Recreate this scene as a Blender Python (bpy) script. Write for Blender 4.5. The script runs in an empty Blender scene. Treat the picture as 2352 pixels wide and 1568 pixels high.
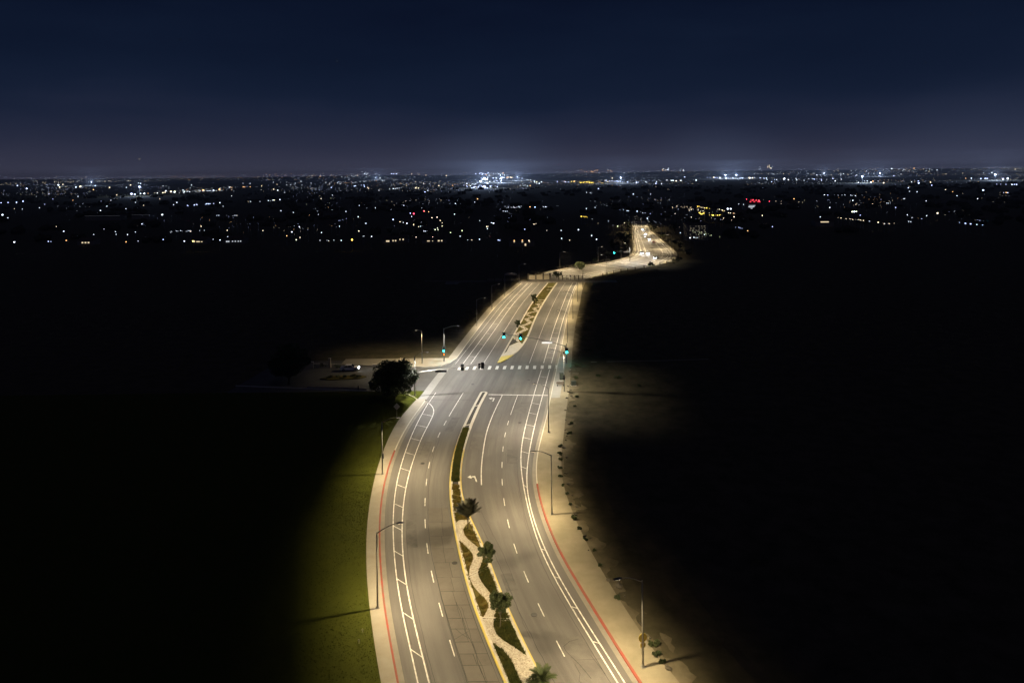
import bpy, math, random
import numpy as np
from mathutils import Vector, Matrix

# ------------------------------------------------------------------ camera, sky, exposure
scene = bpy.context.scene
rng = random.Random(7)
nrng = np.random.default_rng(11)
COL = scene.collection

cam_data = bpy.data.cameras.new("camera")
cam = bpy.data.objects.new("camera", cam_data)
COL.objects.link(cam)
cam_data.sensor_width = 36.0
cam_data.lens = 1633.0 / 2352.0 * 36.0
cam_data.shift_y = -(784.0 - 400.0) / 2352.0
cam_data.clip_start = 0.5
cam_data.clip_end = 60000.0
ROLL = math.radians(0.6)
cr, sr = math.cos(ROLL), math.sin(ROLL)
cam.matrix_world = Matrix(((cr, sr, 0, 0), (0, 0, -1, 0), (-sr, cr, 0, 48.0), (0, 0, 0, 1)))
scene.camera = cam

world = bpy.data.worlds.new("World")
scene.world = world
world.use_nodes = True
wn, wl = world.node_tree.nodes, world.node_tree.links
wn.clear()
w_out = wn.new("ShaderNodeOutputWorld")
w_bg = wn.new("ShaderNodeBackground")
w_geo = wn.new("ShaderNodeTexCoord")
w_sep = wn.new("ShaderNodeSeparateXYZ")
wl.new(w_geo.outputs["Generated"], w_sep.inputs[0])
w_ramp = wn.new("ShaderNodeValToRGB")
w_ramp.color_ramp.interpolation = 'B_SPLINE'
def s2l(c):
    return tuple((v / 255 / 12.92) if v / 255 <= 0.04045 else ((v / 255 + 0.055) / 1.055) ** 2.4 for v in c)
SKY = [(0.0, (64, 63, 80)), (0.016, (55, 56, 74)), (0.045, (40, 44, 64)), (0.08, (27, 35, 56)), (0.11, (19, 29, 50)),
       (0.17, (14, 24, 44)), (0.24, (10, 18, 38)), (1.0, (6, 10, 25))]
els = w_ramp.color_ramp.elements
while len(els) < len(SKY):
    els.new(0.5)
for e, (p, c) in zip(els, SKY):
    e.position = p
    e.color = (*s2l(c), 1)
w_map = wn.new("ShaderNodeMapping"); w_map.inputs["Scale"].default_value = (2.2, 2.2, 9.0)
w_noise = wn.new("ShaderNodeTexNoise"); w_noise.inputs["Scale"].default_value = 1.6; w_noise.inputs["Detail"].default_value = 5
wl.new(w_geo.outputs["Generated"], w_map.inputs[0]); wl.new(w_map.outputs[0], w_noise.inputs[0])
w_var = wn.new("ShaderNodeMapRange"); w_var.inputs[1].default_value = 0.3; w_var.inputs[2].default_value = 0.7
w_var.inputs[3].default_value = 0.84; w_var.inputs[4].default_value = 1.16
wl.new(w_noise.outputs[0], w_var.inputs[0])
w_el = wn.new("ShaderNodeMath"); w_el.operation = 'MULTIPLY'
wl.new(w_sep.outputs["Z"], w_el.inputs[0]); wl.new(w_var.outputs[0], w_el.inputs[1])
wl.new(w_el.outputs[0], w_ramp.inputs[0])
# the last deep-blue light of dusk from a sun well under the horizon behind the camera
w_sky = wn.new("ShaderNodeTexSky")
w_sky.sky_type = 'NISHITA'
w_sky.sun_disc = False
w_sky.sun_elevation = math.radians(-9)
w_sky.sun_rotation = math.radians(180)
w_mul = wn.new("ShaderNodeMix")
w_mul.data_type = 'RGBA'
w_mul.blend_type = 'ADD'
w_mul.inputs[0].default_value = 0.01
wl.new(w_ramp.outputs[0], w_mul.inputs[6])
wl.new(w_sky.outputs[0], w_mul.inputs[7])
# light domes of the far town centres, low over the horizon
def dome(az_x, width, col, amt, prev):
    d = wn.new("ShaderNodeVectorMath"); d.operation = 'DISTANCE'
    sc = wn.new("ShaderNodeVectorMath"); sc.operation = 'MULTIPLY'
    sc.inputs[1].default_value = (1, 0, 1.5)
    wl.new(w_geo.outputs["Generated"], sc.inputs[0])
    wl.new(sc.outputs[0], d.inputs[0])
    d.inputs[1].default_value = (az_x, 0, 0)
    mr = wn.new("ShaderNodeMapRange"); mr.interpolation_type = 'SMOOTHERSTEP'
    mr.inputs[1].default_value = 0; mr.inputs[2].default_value = width
    mr.inputs[3].default_value = amt; mr.inputs[4].default_value = 0
    wl.new(d.outputs["Value"], mr.inputs[0])
    front = wn.new("ShaderNodeMath"); front.operation = 'GREATER_THAN'
    wl.new(w_sep.outputs["Y"], front.inputs[0]); front.inputs[1].default_value = 0
    mm = wn.new("ShaderNodeMath"); mm.operation = 'MULTIPLY'
    wl.new(mr.outputs[0], mm.inputs[0]); wl.new(front.outputs[0], mm.inputs[1])
    mx = wn.new("ShaderNodeMix"); mx.data_type = 'RGBA'; mx.blend_type = 'ADD'
    wl.new(mm.outputs[0], mx.inputs[0])
    wl.new(prev, mx.inputs[6]); mx.inputs[7].default_value = (*col, 1)
    return mx.outputs[2]
o = dome(-0.03, 0.15, (0.012, 0.019, 0.031), 1.0, w_mul.outputs[2])
o = dome(0.28, 0.13, (0.010, 0.016, 0.027), 1.0, o)
o = dome(0.56, 0.20, (0.008, 0.012, 0.021), 1.0, o)
wl.new(o, w_bg.inputs[0])
w_bg.inputs[1].default_value = 1.0
wl.new(w_bg.outputs[0], w_out.inputs[0])

night_fill = bpy.data.lights.new("night_fill", 'SUN')          # weak violet fill added to lift the blacks, from no visible source
night_fill.energy = 0.045
night_fill.angle = math.radians(0.5)
night_fill.color = (0.78, 0.68, 1.0)
night_fill_o = bpy.data.objects.new("night_fill", night_fill)
night_fill_o.rotation_euler = (math.radians(35), 0, math.radians(20))
COL.objects.link(night_fill_o)

scene.view_settings.view_transform = 'Standard'
scene.view_settings.look = 'None'
scene.view_settings.exposure = 0.0
scene.view_settings.gamma = 1.0
scene.view_settings.use_curve_mapping = False
scene.cycles.use_light_tree = True
scene.cycles.max_bounces = 3
scene.cycles.volume_bounces = 0
scene.cycles.use_denoising = True
scene.cycles.sample_clamp_indirect = 3.0
scene.cycles.sample_clamp_direct = 0.0

# ------------------------------------------------------------------ materials
MATS = {}
def mat(name, col, rough=0.85, noise=0.0, scale=3.0, col2=None, bump=0.0, bscale=None, metal=0.0, detail=6, uv=False, stretch=None, spec=0.3):
    m = bpy.data.materials.new(name); m.use_nodes = True
    n, l = m.node_tree.nodes, m.node_tree.links
    b = n["Principled BSDF"]
    b.inputs["Roughness"].default_value = rough
    b.inputs["Metallic"].default_value = metal
    b.inputs["Specular IOR Level"].default_value = spec
    b.inputs["Base Color"].default_value = (*col, 1)
    tc = n.new("ShaderNodeTexCoord")
    src = tc.outputs["UV"] if uv else tc.outputs["Object"]
    if stretch:
        mp = n.new("ShaderNodeMapping"); mp.inputs["Scale"].default_value = stretch
        l.new(src, mp.inputs[0]); src = mp.outputs[0]
    if col2 is not None:
        t = n.new("ShaderNodeTexNoise"); t.inputs["Scale"].default_value = scale; t.inputs["Detail"].default_value = detail
        t.inputs["Roughness"].default_value = 0.65
        l.new(src, t.inputs[0])
        r = n.new("ShaderNodeMapRange"); r.inputs[1].default_value = 0.5 - noise; r.inputs[2].default_value = 0.5 + noise
        l.new(t.outputs[0], r.inputs[0])
        x = n.new("ShaderNodeMix"); x.data_type = 'RGBA'
        x.inputs[6].default_value = (*col, 1); x.inputs[7].default_value = (*col2, 1)
        l.new(r.outputs[0], x.inputs[0]); l.new(x.outputs[2], b.inputs["Base Color"])
    if bump:
        t2 = n.new("ShaderNodeTexNoise"); t2.inputs["Scale"].default_value = bscale or scale * 6; t2.inputs["Detail"].default_value = 4
        l.new(tc.outputs["Object"], t2.inputs[0])
        bp = n.new("ShaderNodeBump"); bp.inputs["Strength"].default_value = bump; bp.inputs["Distance"].default_value = 0.05
        l.new(t2.outputs[0], bp.inputs["Height"]); l.new(bp.outputs[0], b.inputs["Normal"])
    MATS[name] = m
    return m

def emit(name, col, s):
    m = bpy.data.materials.new(name); m.use_nodes = True
    n, l = m.node_tree.nodes, m.node_tree.links
    n.clear()
    e = n.new("ShaderNodeEmission"); e.inputs[0].default_value = (*col, 1); e.inputs[1].default_value = s
    ou = n.new("ShaderNodeOutputMaterial"); l.new(e.outputs[0], ou.inputs[0])
    m.cycles.emission_sampling = 'NONE'
    MATS[name] = m
    return m

def road_material(name, base, worn, dark):
    """Asphalt: polished wheel tracks and oil stains run along the lanes (UV: u across, v along, in metres)."""
    m = bpy.data.materials.new(name); m.use_nodes = True
    n, l = m.node_tree.nodes, m.node_tree.links
    b = n["Principled BSDF"]; b.inputs["Roughness"].default_value = 0.78; b.inputs["Specular IOR Level"].default_value = 0.25
    tc = n.new("ShaderNodeTexCoord")
    def noise(stretch, scale, detail, lo, hi, src="UV", rough=0.6):
        mp = n.new("ShaderNodeMapping"); mp.inputs["Scale"].default_value = stretch
        l.new(tc.outputs[src], mp.inputs[0])
        t = n.new("ShaderNodeTexNoise"); t.inputs["Scale"].default_value = scale; t.inputs["Detail"].default_value = detail
        t.inputs["Roughness"].default_value = rough
        l.new(mp.outputs[0], t.inputs[0])
        r = n.new("ShaderNodeMapRange"); r.inputs[1].default_value = lo; r.inputs[2].default_value = hi
        l.new(t.outputs[0], r.inputs[0])
        return r.outputs[0]
    def mix(fac, a, c, amt=1.0):
        x = n.new("ShaderNodeMix"); x.data_type = 'RGBA'
        if amt != 1.0:
            mm = n.new("ShaderNodeMath"); mm.operation = 'MULTIPLY'; mm.inputs[1].default_value = amt
            l.new(fac, mm.inputs[0]); fac = mm.outputs[0]
        l.new(fac, x.inputs[0])
        if isinstance(a, tuple): x.inputs[6].default_value = (*a, 1)
        else: l.new(a, x.inputs[6])
        x.inputs[7].default_value = (*c, 1)
        return x.outputs[2]
    streak = noise((0.8, 0.03, 1), 1.1, 6, 0.36, 0.68)
    fine = noise((0.55, 0.022, 1), 1.0, 5, 0.46, 0.72)
    patch = noise((0.12, 0.07, 1), 1.0, 5, 0.45, 0.62)
    grain = noise((1, 1, 1), 9.0, 6, 0.3, 0.7, "Object", 0.8)
    c = mix(streak, base, worn)
    c = mix(fine, c, dark, 0.75)
    c = mix(patch, c, tuple(v * 0.72 for v in base), 0.5)
    c = mix(grain, c, tuple(v * 1.35 for v in worn), 0.25)
    l.new(c, b.inputs["Base Color"])
    bp = n.new("ShaderNodeBump"); bp.inputs["Strength"].default_value = 0.25; bp.inputs["Distance"].default_value = 0.02
    l.new(grain, bp.inputs["Height"]); l.new(bp.outputs[0], b.inputs["Normal"])
    MATS[name] = m
    return m

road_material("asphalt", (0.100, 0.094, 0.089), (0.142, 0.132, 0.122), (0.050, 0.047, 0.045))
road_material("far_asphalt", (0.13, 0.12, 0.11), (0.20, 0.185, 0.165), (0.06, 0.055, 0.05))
mat("lot_asphalt", (0.07, 0.068, 0.064), 0.9, 0.2, 0.4, (0.10, 0.095, 0.088), 0.2, 8)
mat("paint_white", (0.74, 0.73, 0.70), 0.6, 0.13, 1.6, (0.36, 0.345, 0.32), 0.1, 20, detail=10)
mat("paint_yellow", (0.58, 0.44, 0.06), 0.65, 0.2, 0.6, (0.46, 0.39, 0.17), detail=8)
mat("paint_red", (0.27, 0.052, 0.034), 0.8, 0.14, 0.7, (0.19, 0.075, 0.052), detail=8)
mat("concrete", (0.285, 0.262, 0.215), 0.9, 0.22, 0.6, (0.24, 0.21, 0.16), 0.15, 10)
mat("kerb_concrete", (0.54, 0.50, 0.43), 0.85, 0.25, 1.0, (0.40, 0.37, 0.31), 0.1, 12)
mat("gutter", (0.23, 0.21, 0.175), 0.85, 0.25, 0.8, (0.17, 0.155, 0.13))
mat("apron", (0.27, 0.262, 0.245), 0.85, 0.25, 0.5, (0.21, 0.205, 0.19), 0.1, 10)
mat("slab_a", (0.120, 0.108, 0.092), 0.85, 0.25, 0.9, (0.092, 0.083, 0.072), 0.15, 10)
mat("slab_b", (0.105, 0.095, 0.082), 0.85, 0.25, 1.1, (0.128, 0.115, 0.098), 0.15, 10)
mat("tar", (0.022, 0.021, 0.020), 0.55)
mat("dirt", (0.105, 0.087, 0.054), 0.95, 0.18, 0.3, (0.052, 0.048, 0.026), 0.6, 2.0, spec=0.05)
mat("field", (0.060, 0.052, 0.032), 0.95, 0.2, 0.12, (0.038, 0.038, 0.020), 0.5, 0.6, spec=0.05)
mat("path_dirt", (0.255, 0.222, 0.155), 0.95, 0.2, 0.3, (0.175, 0.152, 0.100), 0.4, 4)
mat("lawn", (0.066, 0.071, 0.011), 0.95, 0.28, 0.45, (0.042, 0.051, 0.009), 0.5, 5.0, spec=0.03, detail=9)
mat("bed_soil", (0.135, 0.098, 0.030), 0.95, 0.16, 0.9, (0.055, 0.058, 0.014), 0.6, 6, spec=0.05)
mat("bed_green", (0.060, 0.062, 0.014), 0.95, 0.2, 0.9, (0.10, 0.082, 0.022), 0.6, 6, spec=0.05)
mat("ground_cover", (0.070, 0.072, 0.012), 0.9, 0.2, 0.8, (0.150, 0.100, 0.026), spec=0.1)
mat("ground_cover_dark", (0.030, 0.044, 0.010), 0.9, 0.2, 0.9, (0.085, 0.078, 0.020), spec=0.1)
mat("gravel", (0.56, 0.51, 0.42), 0.95, 0.14, 3.5, (0.30, 0.26, 0.20), 0.9, 9)
mat("pebble", (0.60, 0.55, 0.46), 0.8, 0.15, 5.0, (0.26, 0.22, 0.17))
mat("rock", (0.060, 0.052, 0.040), 0.9, 0.25, 2.0, (0.10, 0.085, 0.06), 0.5, 8)
mat("dark_mulch", (0.030, 0.029, 0.026), 0.95, 0.25, 1.5, (0.050, 0.046, 0.040), 0.5, 8)
mat("galvanised", (0.30, 0.29, 0.27), 0.5, 0.2, 1.5, (0.22, 0.21, 0.195), metal=0.7)
mat("lamp_grey", (0.10, 0.10, 0.095), 0.5, metal=0.4)
mat("signal_black", (0.012, 0.012, 0.013), 0.5)
mat("backplate_grey", (0.07, 0.072, 0.075), 0.6)
mat("sign_back", (0.50, 0.49, 0.46), 0.6, 0.3, 4.0, (0.36, 0.35, 0.33))
mat("sign_yellow", (0.40, 0.30, 0.05), 0.5)
mat("sign_dark", (0.03, 0.032, 0.025), 0.5)
mat("bark", (0.090, 0.070, 0.050), 0.95, 0.2, 4.0, (0.05, 0.04, 0.03), 0.6, 20)
mat("pale_bark", (0.20, 0.17, 0.13), 0.95, 0.2, 4.0, (0.13, 0.11, 0.08), 0.6, 20)
mat("leaf_dark", (0.022, 0.036, 0.013), 0.7, 0.25, 0.8, (0.045, 0.055, 0.018))
mat("leaf_green", (0.035, 0.055, 0.018), 0.65, 0.25, 1.2, (0.075, 0.085, 0.030))
mat("leaf_palm", (0.030, 0.034, 0.020), 0.6, 0.25, 1.5, (0.075, 0.070, 0.045))
mat("petal", (0.60, 0.57, 0.50), 0.7)
mat("stucco", (0.33, 0.29, 0.22), 0.9, 0.2, 0.8, (0.27, 0.235, 0.18))
mat("dark_stone", (0.07, 0.06, 0.05), 0.9, 0.2, 1.5, (0.045, 0.04, 0.033))
mat("house_wall", (0.22, 0.20, 0.17), 0.9, 0.2, 0.5, (0.18, 0.165, 0.14))
mat("roof_tile", (0.10, 0.065, 0.05), 0.9, 0.2, 1.0, (0.07, 0.05, 0.04))
mat("car_white", (0.62, 0.62, 0.60), 0.3, spec=0.5)
mat("car_grey", (0.20, 0.21, 0.22), 0.3, spec=0.5, metal=0.5)
mat("car_glass", (0.012, 0.014, 0.016), 0.08, spec=0.6)
mat("tyre", (0.015, 0.015, 0.015), 0.9)
mat("rim", (0.35, 0.35, 0.35), 0.35, metal=0.9)
mat("cabinet_green", (0.045, 0.055, 0.045), 0.6)
mat("timber", (0.11, 0.08, 0.05), 0.9)
mat("woodland", (0.05, 0.046, 0.03), 0.95, spec=0.0)
emit("led_warm", (1.0, 0.84, 0.6), 2.5)
emit("led_far", (1.0, 0.88, 0.68), 9.0)
emit("led_white", (1.0, 0.96, 0.9), 2.5)
emit("signal_green", (0.012, 0.80, 0.76), 42.0)
emit("signal_orange", (1.0, 0.20, 0.02), 8.0)
emit("lit_sign", (1.0, 0.97, 0.93), 1.1)
emit("headlight", (0.80, 0.91, 1.0), 45.0)
emit("taillight", (1.0, 0.05, 0.02), 1.5)
mat("verge_dirt", (0.165, 0.140, 0.092), 0.95, 0.15, 0.22, (0.072, 0.062, 0.036), 0.6, 2.0, spec=0.05, detail=9)
emit("window_dim", (1.0, 0.86, 0.62), 0.28)
emit("window_warm", (1.0, 0.80, 0.50), 0.9)
emit("window_white", (0.85, 0.92, 1.0), 0.7)
emit("strip_white", (0.9, 0.93, 1.0), 0.35)
emit("red_sign", (1.0, 0.06, 0.09), 1.3)
emit("amber_tip", (1.0, 0.70, 0.35), 1.0)

# ------------------------------------------------------------------ mesh helpers
def link(ob, parent=None):
    COL.objects.link(ob)
    if parent is not None:
        ob.parent = parent
    return ob
def tag(ob, label=None, category=None, group=None, kind=None):
    if label: ob["label"] = label
    if category: ob["category"] = category
    if group: ob["group"] = group
    if kind: ob["kind"] = kind
    return ob
def empty(name, loc=(0, 0, 0), rz=0.0, parent=None):
    e = bpy.data.objects.new(name, None)
    e.location = loc; e.rotation_euler = (0, 0, rz); e.empty_display_size = 0.3
    return link(e, parent)

class MB:
    def __init__(self):
        self.v, self.f, self.m, self.uv = [], [], [], []
    def add(self, vs, fs, mi=0):
        o = len(self.v); self.v += [tuple(p) for p in vs]
        self.f += [tuple(i + o for i in f) for f in fs]; self.m += [mi] * len(fs)
        return self
    def box(self, c, s, rz=0.0, mi=0, taper=1.0):
        hx, hy, hz = s[0] / 2, s[1] / 2, s[2] / 2
        ca, sa = math.cos(rz), math.sin(rz); vs = []
        for dz in (-1, 1):
            k = taper if dz > 0 else 1.0
            for dx, dy in ((-1, -1), (1, -1), (1, 1), (-1, 1)):
                x, y = dx * hx * k, dy * hy * k
                vs.append((c[0] + x * ca - y * sa, c[1] + x * sa + y * ca, c[2] + dz * hz))
        return self.add(vs, [(3, 2, 1, 0), (4, 5, 6, 7), (0, 1, 5, 4), (1, 2, 6, 5), (2, 3, 7, 6), (3, 0, 4, 7)], mi)
    def tube(self, pts, radii, n=8, mi=0, cap=True):
        pts = [Vector(p) for p in pts]; vs = []; fs = []
        if not hasattr(radii, "__len__"): radii = [radii] * len(pts)
        ref = Vector((0, 0, 1))
        for i, p in enumerate(pts):
            d = (pts[min(i + 1, len(pts) - 1)] - pts[max(i - 1, 0)]).normalized()
            a = d.cross(ref)
            if a.length < 0.05: a = d.cross(Vector((0, 1, 0)))
            a.normalize(); b = d.cross(a)
            for k in range(n):
                t = 2 * math.pi * k / n
                vs.append(p + (a * math.cos(t) + b * math.sin(t)) * radii[i])
        for i in range(len(pts) - 1):
            for k in range(n):
                fs.append((i * n + k, i * n + (k + 1) % n, (i + 1) * n + (k + 1) % n, (i + 1) * n + k))
        if cap:
            fs.append(tuple(range(n))[::-1]); fs.append(tuple((len(pts) - 1) * n + k for k in range(n)))
        return self.add(vs, fs, mi)
    def prism(self, poly, z0, z1, mi=0):
        n = len(poly)
        vs = [(x, y, z0) for x, y in poly] + [(x, y, z1) for x, y in poly]
        fs = [tuple(range(n))[::-1], tuple(range(n, 2 * n))] + [(i, (i + 1) % n, n + (i + 1) % n, n + i) for i in range(n)]
        return self.add(vs, fs, mi)
    def blob(self, c, r, seed=0, mi=0, lumpy=0.25):
        """lumpy icosphere-like stone or bulb"""
        vs, fs = ICO
        q = random.Random(seed); out = []
        for v in vs:
            k = 1 + q.uniform(-lumpy, lumpy)
            out.append((c[0] + v[0] * r[0] * k, c[1] + v[1] * r[1] * k, c[2] + v[2] * r[2] * k))
        return self.add(out, fs, mi)
    def build(self, name, mats, parent=None, smooth=False, loc=None, rz=0.0):
        me = bpy.data.meshes.new(name)
        me.from_pydata(self.v, [], self.f)
        for m in (mats if isinstance(mats, (list, tuple)) else [mats]):
            me.materials.append(MATS[m] if isinstance(m, str) else m)
        me.polygons.foreach_set("material_index", self.m)
        if smooth: me.polygons.foreach_set("use_smooth", [True] * len(self.f))
        if self.uv:
            u = me.uv_layers.new(name="UVMap")
            li = np.zeros(len(me.loops), dtype=np.int32); me.loops.foreach_get("vertex_index", li)
            u.data.foreach_set("uv", np.array(self.uv, dtype=np.float32)[li].ravel())
        me.update()
        ob = bpy.data.objects.new(name, me)
        if loc: ob.location = loc
        ob.rotation_euler = (0, 0, rz)
        return link(ob, parent)

def _ico():
    t = (1 + 5 ** 0.5) / 2
    v = [(-1, t, 0), (1, t, 0), (-1, -t, 0), (1, -t, 0), (0, -1, t), (0, 1, t), (0, -1, -t), (0, 1, -t), (t, 0, -1), (t, 0, 1), (-t, 0, -1), (-t, 0, 1)]
    L = math.sqrt(1 + t * t); v = [(a / L, b / L, c / L) for a, b, c in v]
    f = [(0, 11, 5), (0, 5, 1), (0, 1, 7), (0, 7, 10), (0, 10, 11), (1, 5, 9), (5, 11, 4), (11, 10, 2), (10, 7, 6), (7, 1, 8),
         (3, 9, 4), (3, 4, 2), (3, 2, 6), (3, 6, 8), (3, 8, 9), (4, 9, 5), (2, 4, 11), (6, 2, 10), (8, 6, 7), (9, 8, 1)]
    return v, f
ICO = _ico()

def spline(ys, xs):
    """natural cubic spline x(y)"""
    ys = np.array(ys, float); xs = np.array(xs, float); n = len(ys); h = np.diff(ys)
    A = np.eye(n); b = np.zeros(n)
    for i in range(1, n - 1):
        A[i, i - 1], A[i, i], A[i, i + 1] = h[i - 1], 2 * (h[i - 1] + h[i]), h[i]
        b[i] = 6 * ((xs[i + 1] - xs[i]) / h[i] - (xs[i] - xs[i - 1]) / h[i - 1])
    M = np.linalg.solve(A, b)
    def f(y):
        i = int(min(max(np.searchsorted(ys, y) - 1, 0), n - 2)); t = y - ys[i]; hi = h[i]
        a0 = (xs[i + 1] - xs[i]) / hi - hi * (2 * M[i] + M[i + 1]) / 6
        return float(xs[i] + a0 * t + M[i] / 2 * t * t + (M[i + 1] - M[i]) / (6 * hi) * t ** 3)
    return f

def samples(y0, y1, step=2.0):
    n = max(1, int(math.ceil(abs(y1 - y0) / step)))
    return [y0 + (y1 - y0) * i / n for i in range(n + 1)]

def strip(name, fl, fr, y0, y1, z, material, parent=None, step=2.0, nx=1, ref=None):
    """surface between the curves x=fl(y) and x=fr(y)"""
    b = MB(); Y = samples(y0, y1, step); zf = z if callable(z) else (lambda k, y: z)
    for y in Y:
        a, c = fl(y), fr(y)
        for k in range(nx + 1):
            x = a + (c - a) * k / nx
            b.v.append((x, y, zf(k / nx, y)))
            b.uv.append((x - (ref(y) if ref else 0), y))
    for i in range(len(Y) - 1):
        for k in range(nx):
            p = i * (nx + 1) + k
            b.f.append((p, p + 1, p + nx + 2, p + nx + 1)); b.m.append(0)
    return b.build(name, material, parent)

def curve_pts(f, y0, y1, step=1.5):
    return [(f(y), y) for y in samples(y0, y1, step)]

def offset_pts(pts, o, k=None):
    """parallel of a polyline; k = optional width factor for each point"""
    out = []
    for i, p in enumerate(pts):
        a, c = pts[max(i - 1, 0)], pts[min(i + 1, len(pts) - 1)]
        dx, dy = c[0] - a[0], c[1] - a[1]; L = math.hypot(dx, dy) or 1
        f = o * (k[i] if k else 1.0)
        out.append((p[0] + dy / L * f, p[1] - dx / L * f))
    return out

def ribbon(name, pts, o1, o2, z, material, parent=None, k=None):
    """flat ribbon along a polyline between two offsets (positive = right of travel)"""
    A, C = offset_pts(pts, o1, k), offset_pts(pts, o2, k)
    b = MB(); s = 0
    for i, (p, q) in enumerate(zip(A, C)):
        if i: s += math.dist(pts[i], pts[i - 1])
        b.v += [(p[0], p[1], z), (q[0], q[1], z)]; b.uv += [(o1, s), (o2, s)]
    for i in range(len(A) - 1):
        b.f.append((2 * i, 2 * i + 1, 2 * i + 3, 2 * i + 2)); b.m.append(0)
    return b.build(name, material, parent)

def sweep(name, pts, prof, material, parent=None, mis=None, k=None):
    """closed-section bar swept along a polyline; prof = [(offset, z)...]"""
    b = MB(); n = len(prof); rows = [offset_pts(pts, o, k) for o, _ in prof]
    k = None
    for i in range(len(pts)):
        for k in range(n):
            b.v.append((rows[k][i][0], rows[k][i][1], prof[k][1]))
    for i in range(len(pts) - 1):
        for k in range(n):
            p, q = i * n + k, i * n + (k + 1) % n
            b.f.append((p, q, q + n, p + n)); b.m.append(mis[k] if mis else 0)
    b.f.append(tuple(range(n))[::-1]); b.m.append(0)
    b.f.append(tuple((len(pts) - 1) * n + k for k in range(n))); b.m.append(0)
    return b.build(name, material, parent)

# ------------------------------------------------------------------ the lines of the road, x(y) in metres
Lwalk = spline([40, 50, 60, 70, 80, 90, 100, 110, 120, 130, 140, 150, 160], [-3.6, -7.2, -10.6, -13.75, -16.6, -18.95, -20.75, -22.0, -22.75, -23.0, -22.6, -21.2, -19.6])
Lkerb = spline([30, 40, 50, 60, 70, 80, 90, 100, 110, 120, 130, 140, 150, 160, 180, 200, 230, 260, 300, 325], [1.6, -2.3, -5.8, -9.0, -12.0, -14.8, -17.1, -18.95, -20.2, -20.8, -20.75, -20.1, -19.0, -17.95, -15.6, -13.4, -9.9, -6.0, 1.4, 6.2])
Lb1 = spline([30, 40, 50, 60, 70, 80, 90, 100, 110, 120, 130, 140, 150], [3.6, -0.2, -3.9, -7.25, -10.2, -13.05, -15.4, -17.2, -18.4, -18.95, -19.05, -18.75, -18.15])
Lb2 = spline([30, 40, 50, 60, 70, 80, 90, 100, 110, 120, 130, 140, 147, 150], [4.7, 0.9, -2.8, -6.15, -9.15, -12.0, -14.3, -15.9, -16.85, -17.15, -17.0, -16.4, -16.9, -18.1])
Ldash = spline([30, 40, 50, 60, 70, 80, 90, 100, 110, 120, 130, 140, 150, 160], [8.2, 4.3, 0.5, -2.9, -5.95, -8.75, -11.1, -12.75, -13.8, -14.3, -14.1, -13.2, -12.05, -10.8])
Mleft = spline([30, 40, 50, 60, 70, 80, 90, 100, 110, 120, 130, 140, 150, 160, 180, 200, 230, 260, 300, 325], [11.6, 7.9, 4.5, 1.1, -2.16, -5.05, -7.25, -9.0, -10.2, -10.6, -10.3, -9.45, -8.3, -7.05, -4.45, -1.8, 2.1, 6.1, 12.8, 17.3])
MrightA = spline([30, 40, 50, 60, 66, 72, 78, 84, 90, 96, 102, 108, 114, 120, 130, 140, 150, 157], [15.3, 11.7, 8.3, 5.0, 3.0, 1.1, -0.65, -2.2, -3.6, -5.25, -6.9, -8.05, -8.6, -8.8, -8.5, -7.75, -6.7, -5.75])
MrightB = spline([180, 190, 200, 230, 260, 300, 325], [-3.3, 0.35, 2.75, 6.7, 10.8, 17.4, 21.9])
Rturn = spline([108, 116, 124, 132, 140, 148, 156], [-5.1, -5.5, -5.5, -5.25, -4.55, -3.55, -2.4])
Rdash = spline([30, 40, 50, 60, 70, 80, 90, 100, 110, 120, 130, 140, 150, 160, 180, 200, 230, 260, 300, 325], [18.2, 14.6, 11.2, 8.0, 4.95, 2.3, 0.15, -1.25, -2.0, -2.15, -1.85, -1.0, 0.17, 1.4, 3.85, 6.35, 10.2, 14.4, 20.7, 25.2])
Rb1 = spline([30, 40, 50, 60, 70, 80, 90, 100, 110, 120, 130, 140, 150, 160, 180, 200, 230, 260, 300, 325], [21.4, 17.9, 14.6, 11.5, 8.6, 5.75, 3.4, 2.05, 1.25, 1.0, 1.55, 2.55, 3.7, 4.9, 7.45, 9.9, 13.75, 18.0, 24.0, 28.6])
Rb2 = spline([30, 40, 50, 60, 70, 80, 90, 100, 110, 120, 130, 140, 150, 160, 180, 200, 230, 260, 300, 325], [22.2, 18.6, 15.3, 12.2, 9.25, 6.35, 3.95, 2.42, 1.82, 2.25, 3.2, 4.35, 5.6, 6.9, 9.45, 12.0, 15.8, 20.0, 25.9, 30.4])
Rkerb = spline([30, 40, 50, 60, 70, 80, 90, 100, 110, 120, 130, 140, 150, 160, 180, 200, 230, 260, 300, 325], [23.6, 20.0, 16.6, 13.5, 10.6, 7.95, 5.55, 4.0, 3.3, 3.65, 4.85, 6.2, 7.4, 8.6, 11.05, 13.5, 17.0, 20.9, 26.6, 31.2])
Rwalk = spline([30, 40, 50, 60, 70, 80, 90, 100, 110, 120, 130, 140, 150, 160, 180, 200, 230, 260, 300, 325], [29.5, 25.5, 21.6, 17.8, 14.2, 11.6, 9.6, 8.2, 7.5, 7.9, 9.0, 10.1, 11.3, 12.5, 14.6, 16.7, 20.3, 24.3, 29.6, 34.2])
def Mid(y): return Mleft(y) + 2.0

# ------------------------------------------------------------------ setting
def sheet(name, x0, x1, y0, y1, z, material):
    b = MB(); b.add([(x0, y0, z), (x1, y0, z), (x1, y1, z), (x0, y1, z)], [(0, 1, 2, 3)])
    return tag(b.build(name, material), kind="structure")
sheet("ground", -24000, 24000, -300, 24000, -0.16, "dirt")

road = strip("road", Lkerb, Rkerb, 30, 312, 0.0, "asphalt", None, 2.0, 16, Mid)
tag(road, kind="structure")

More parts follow.
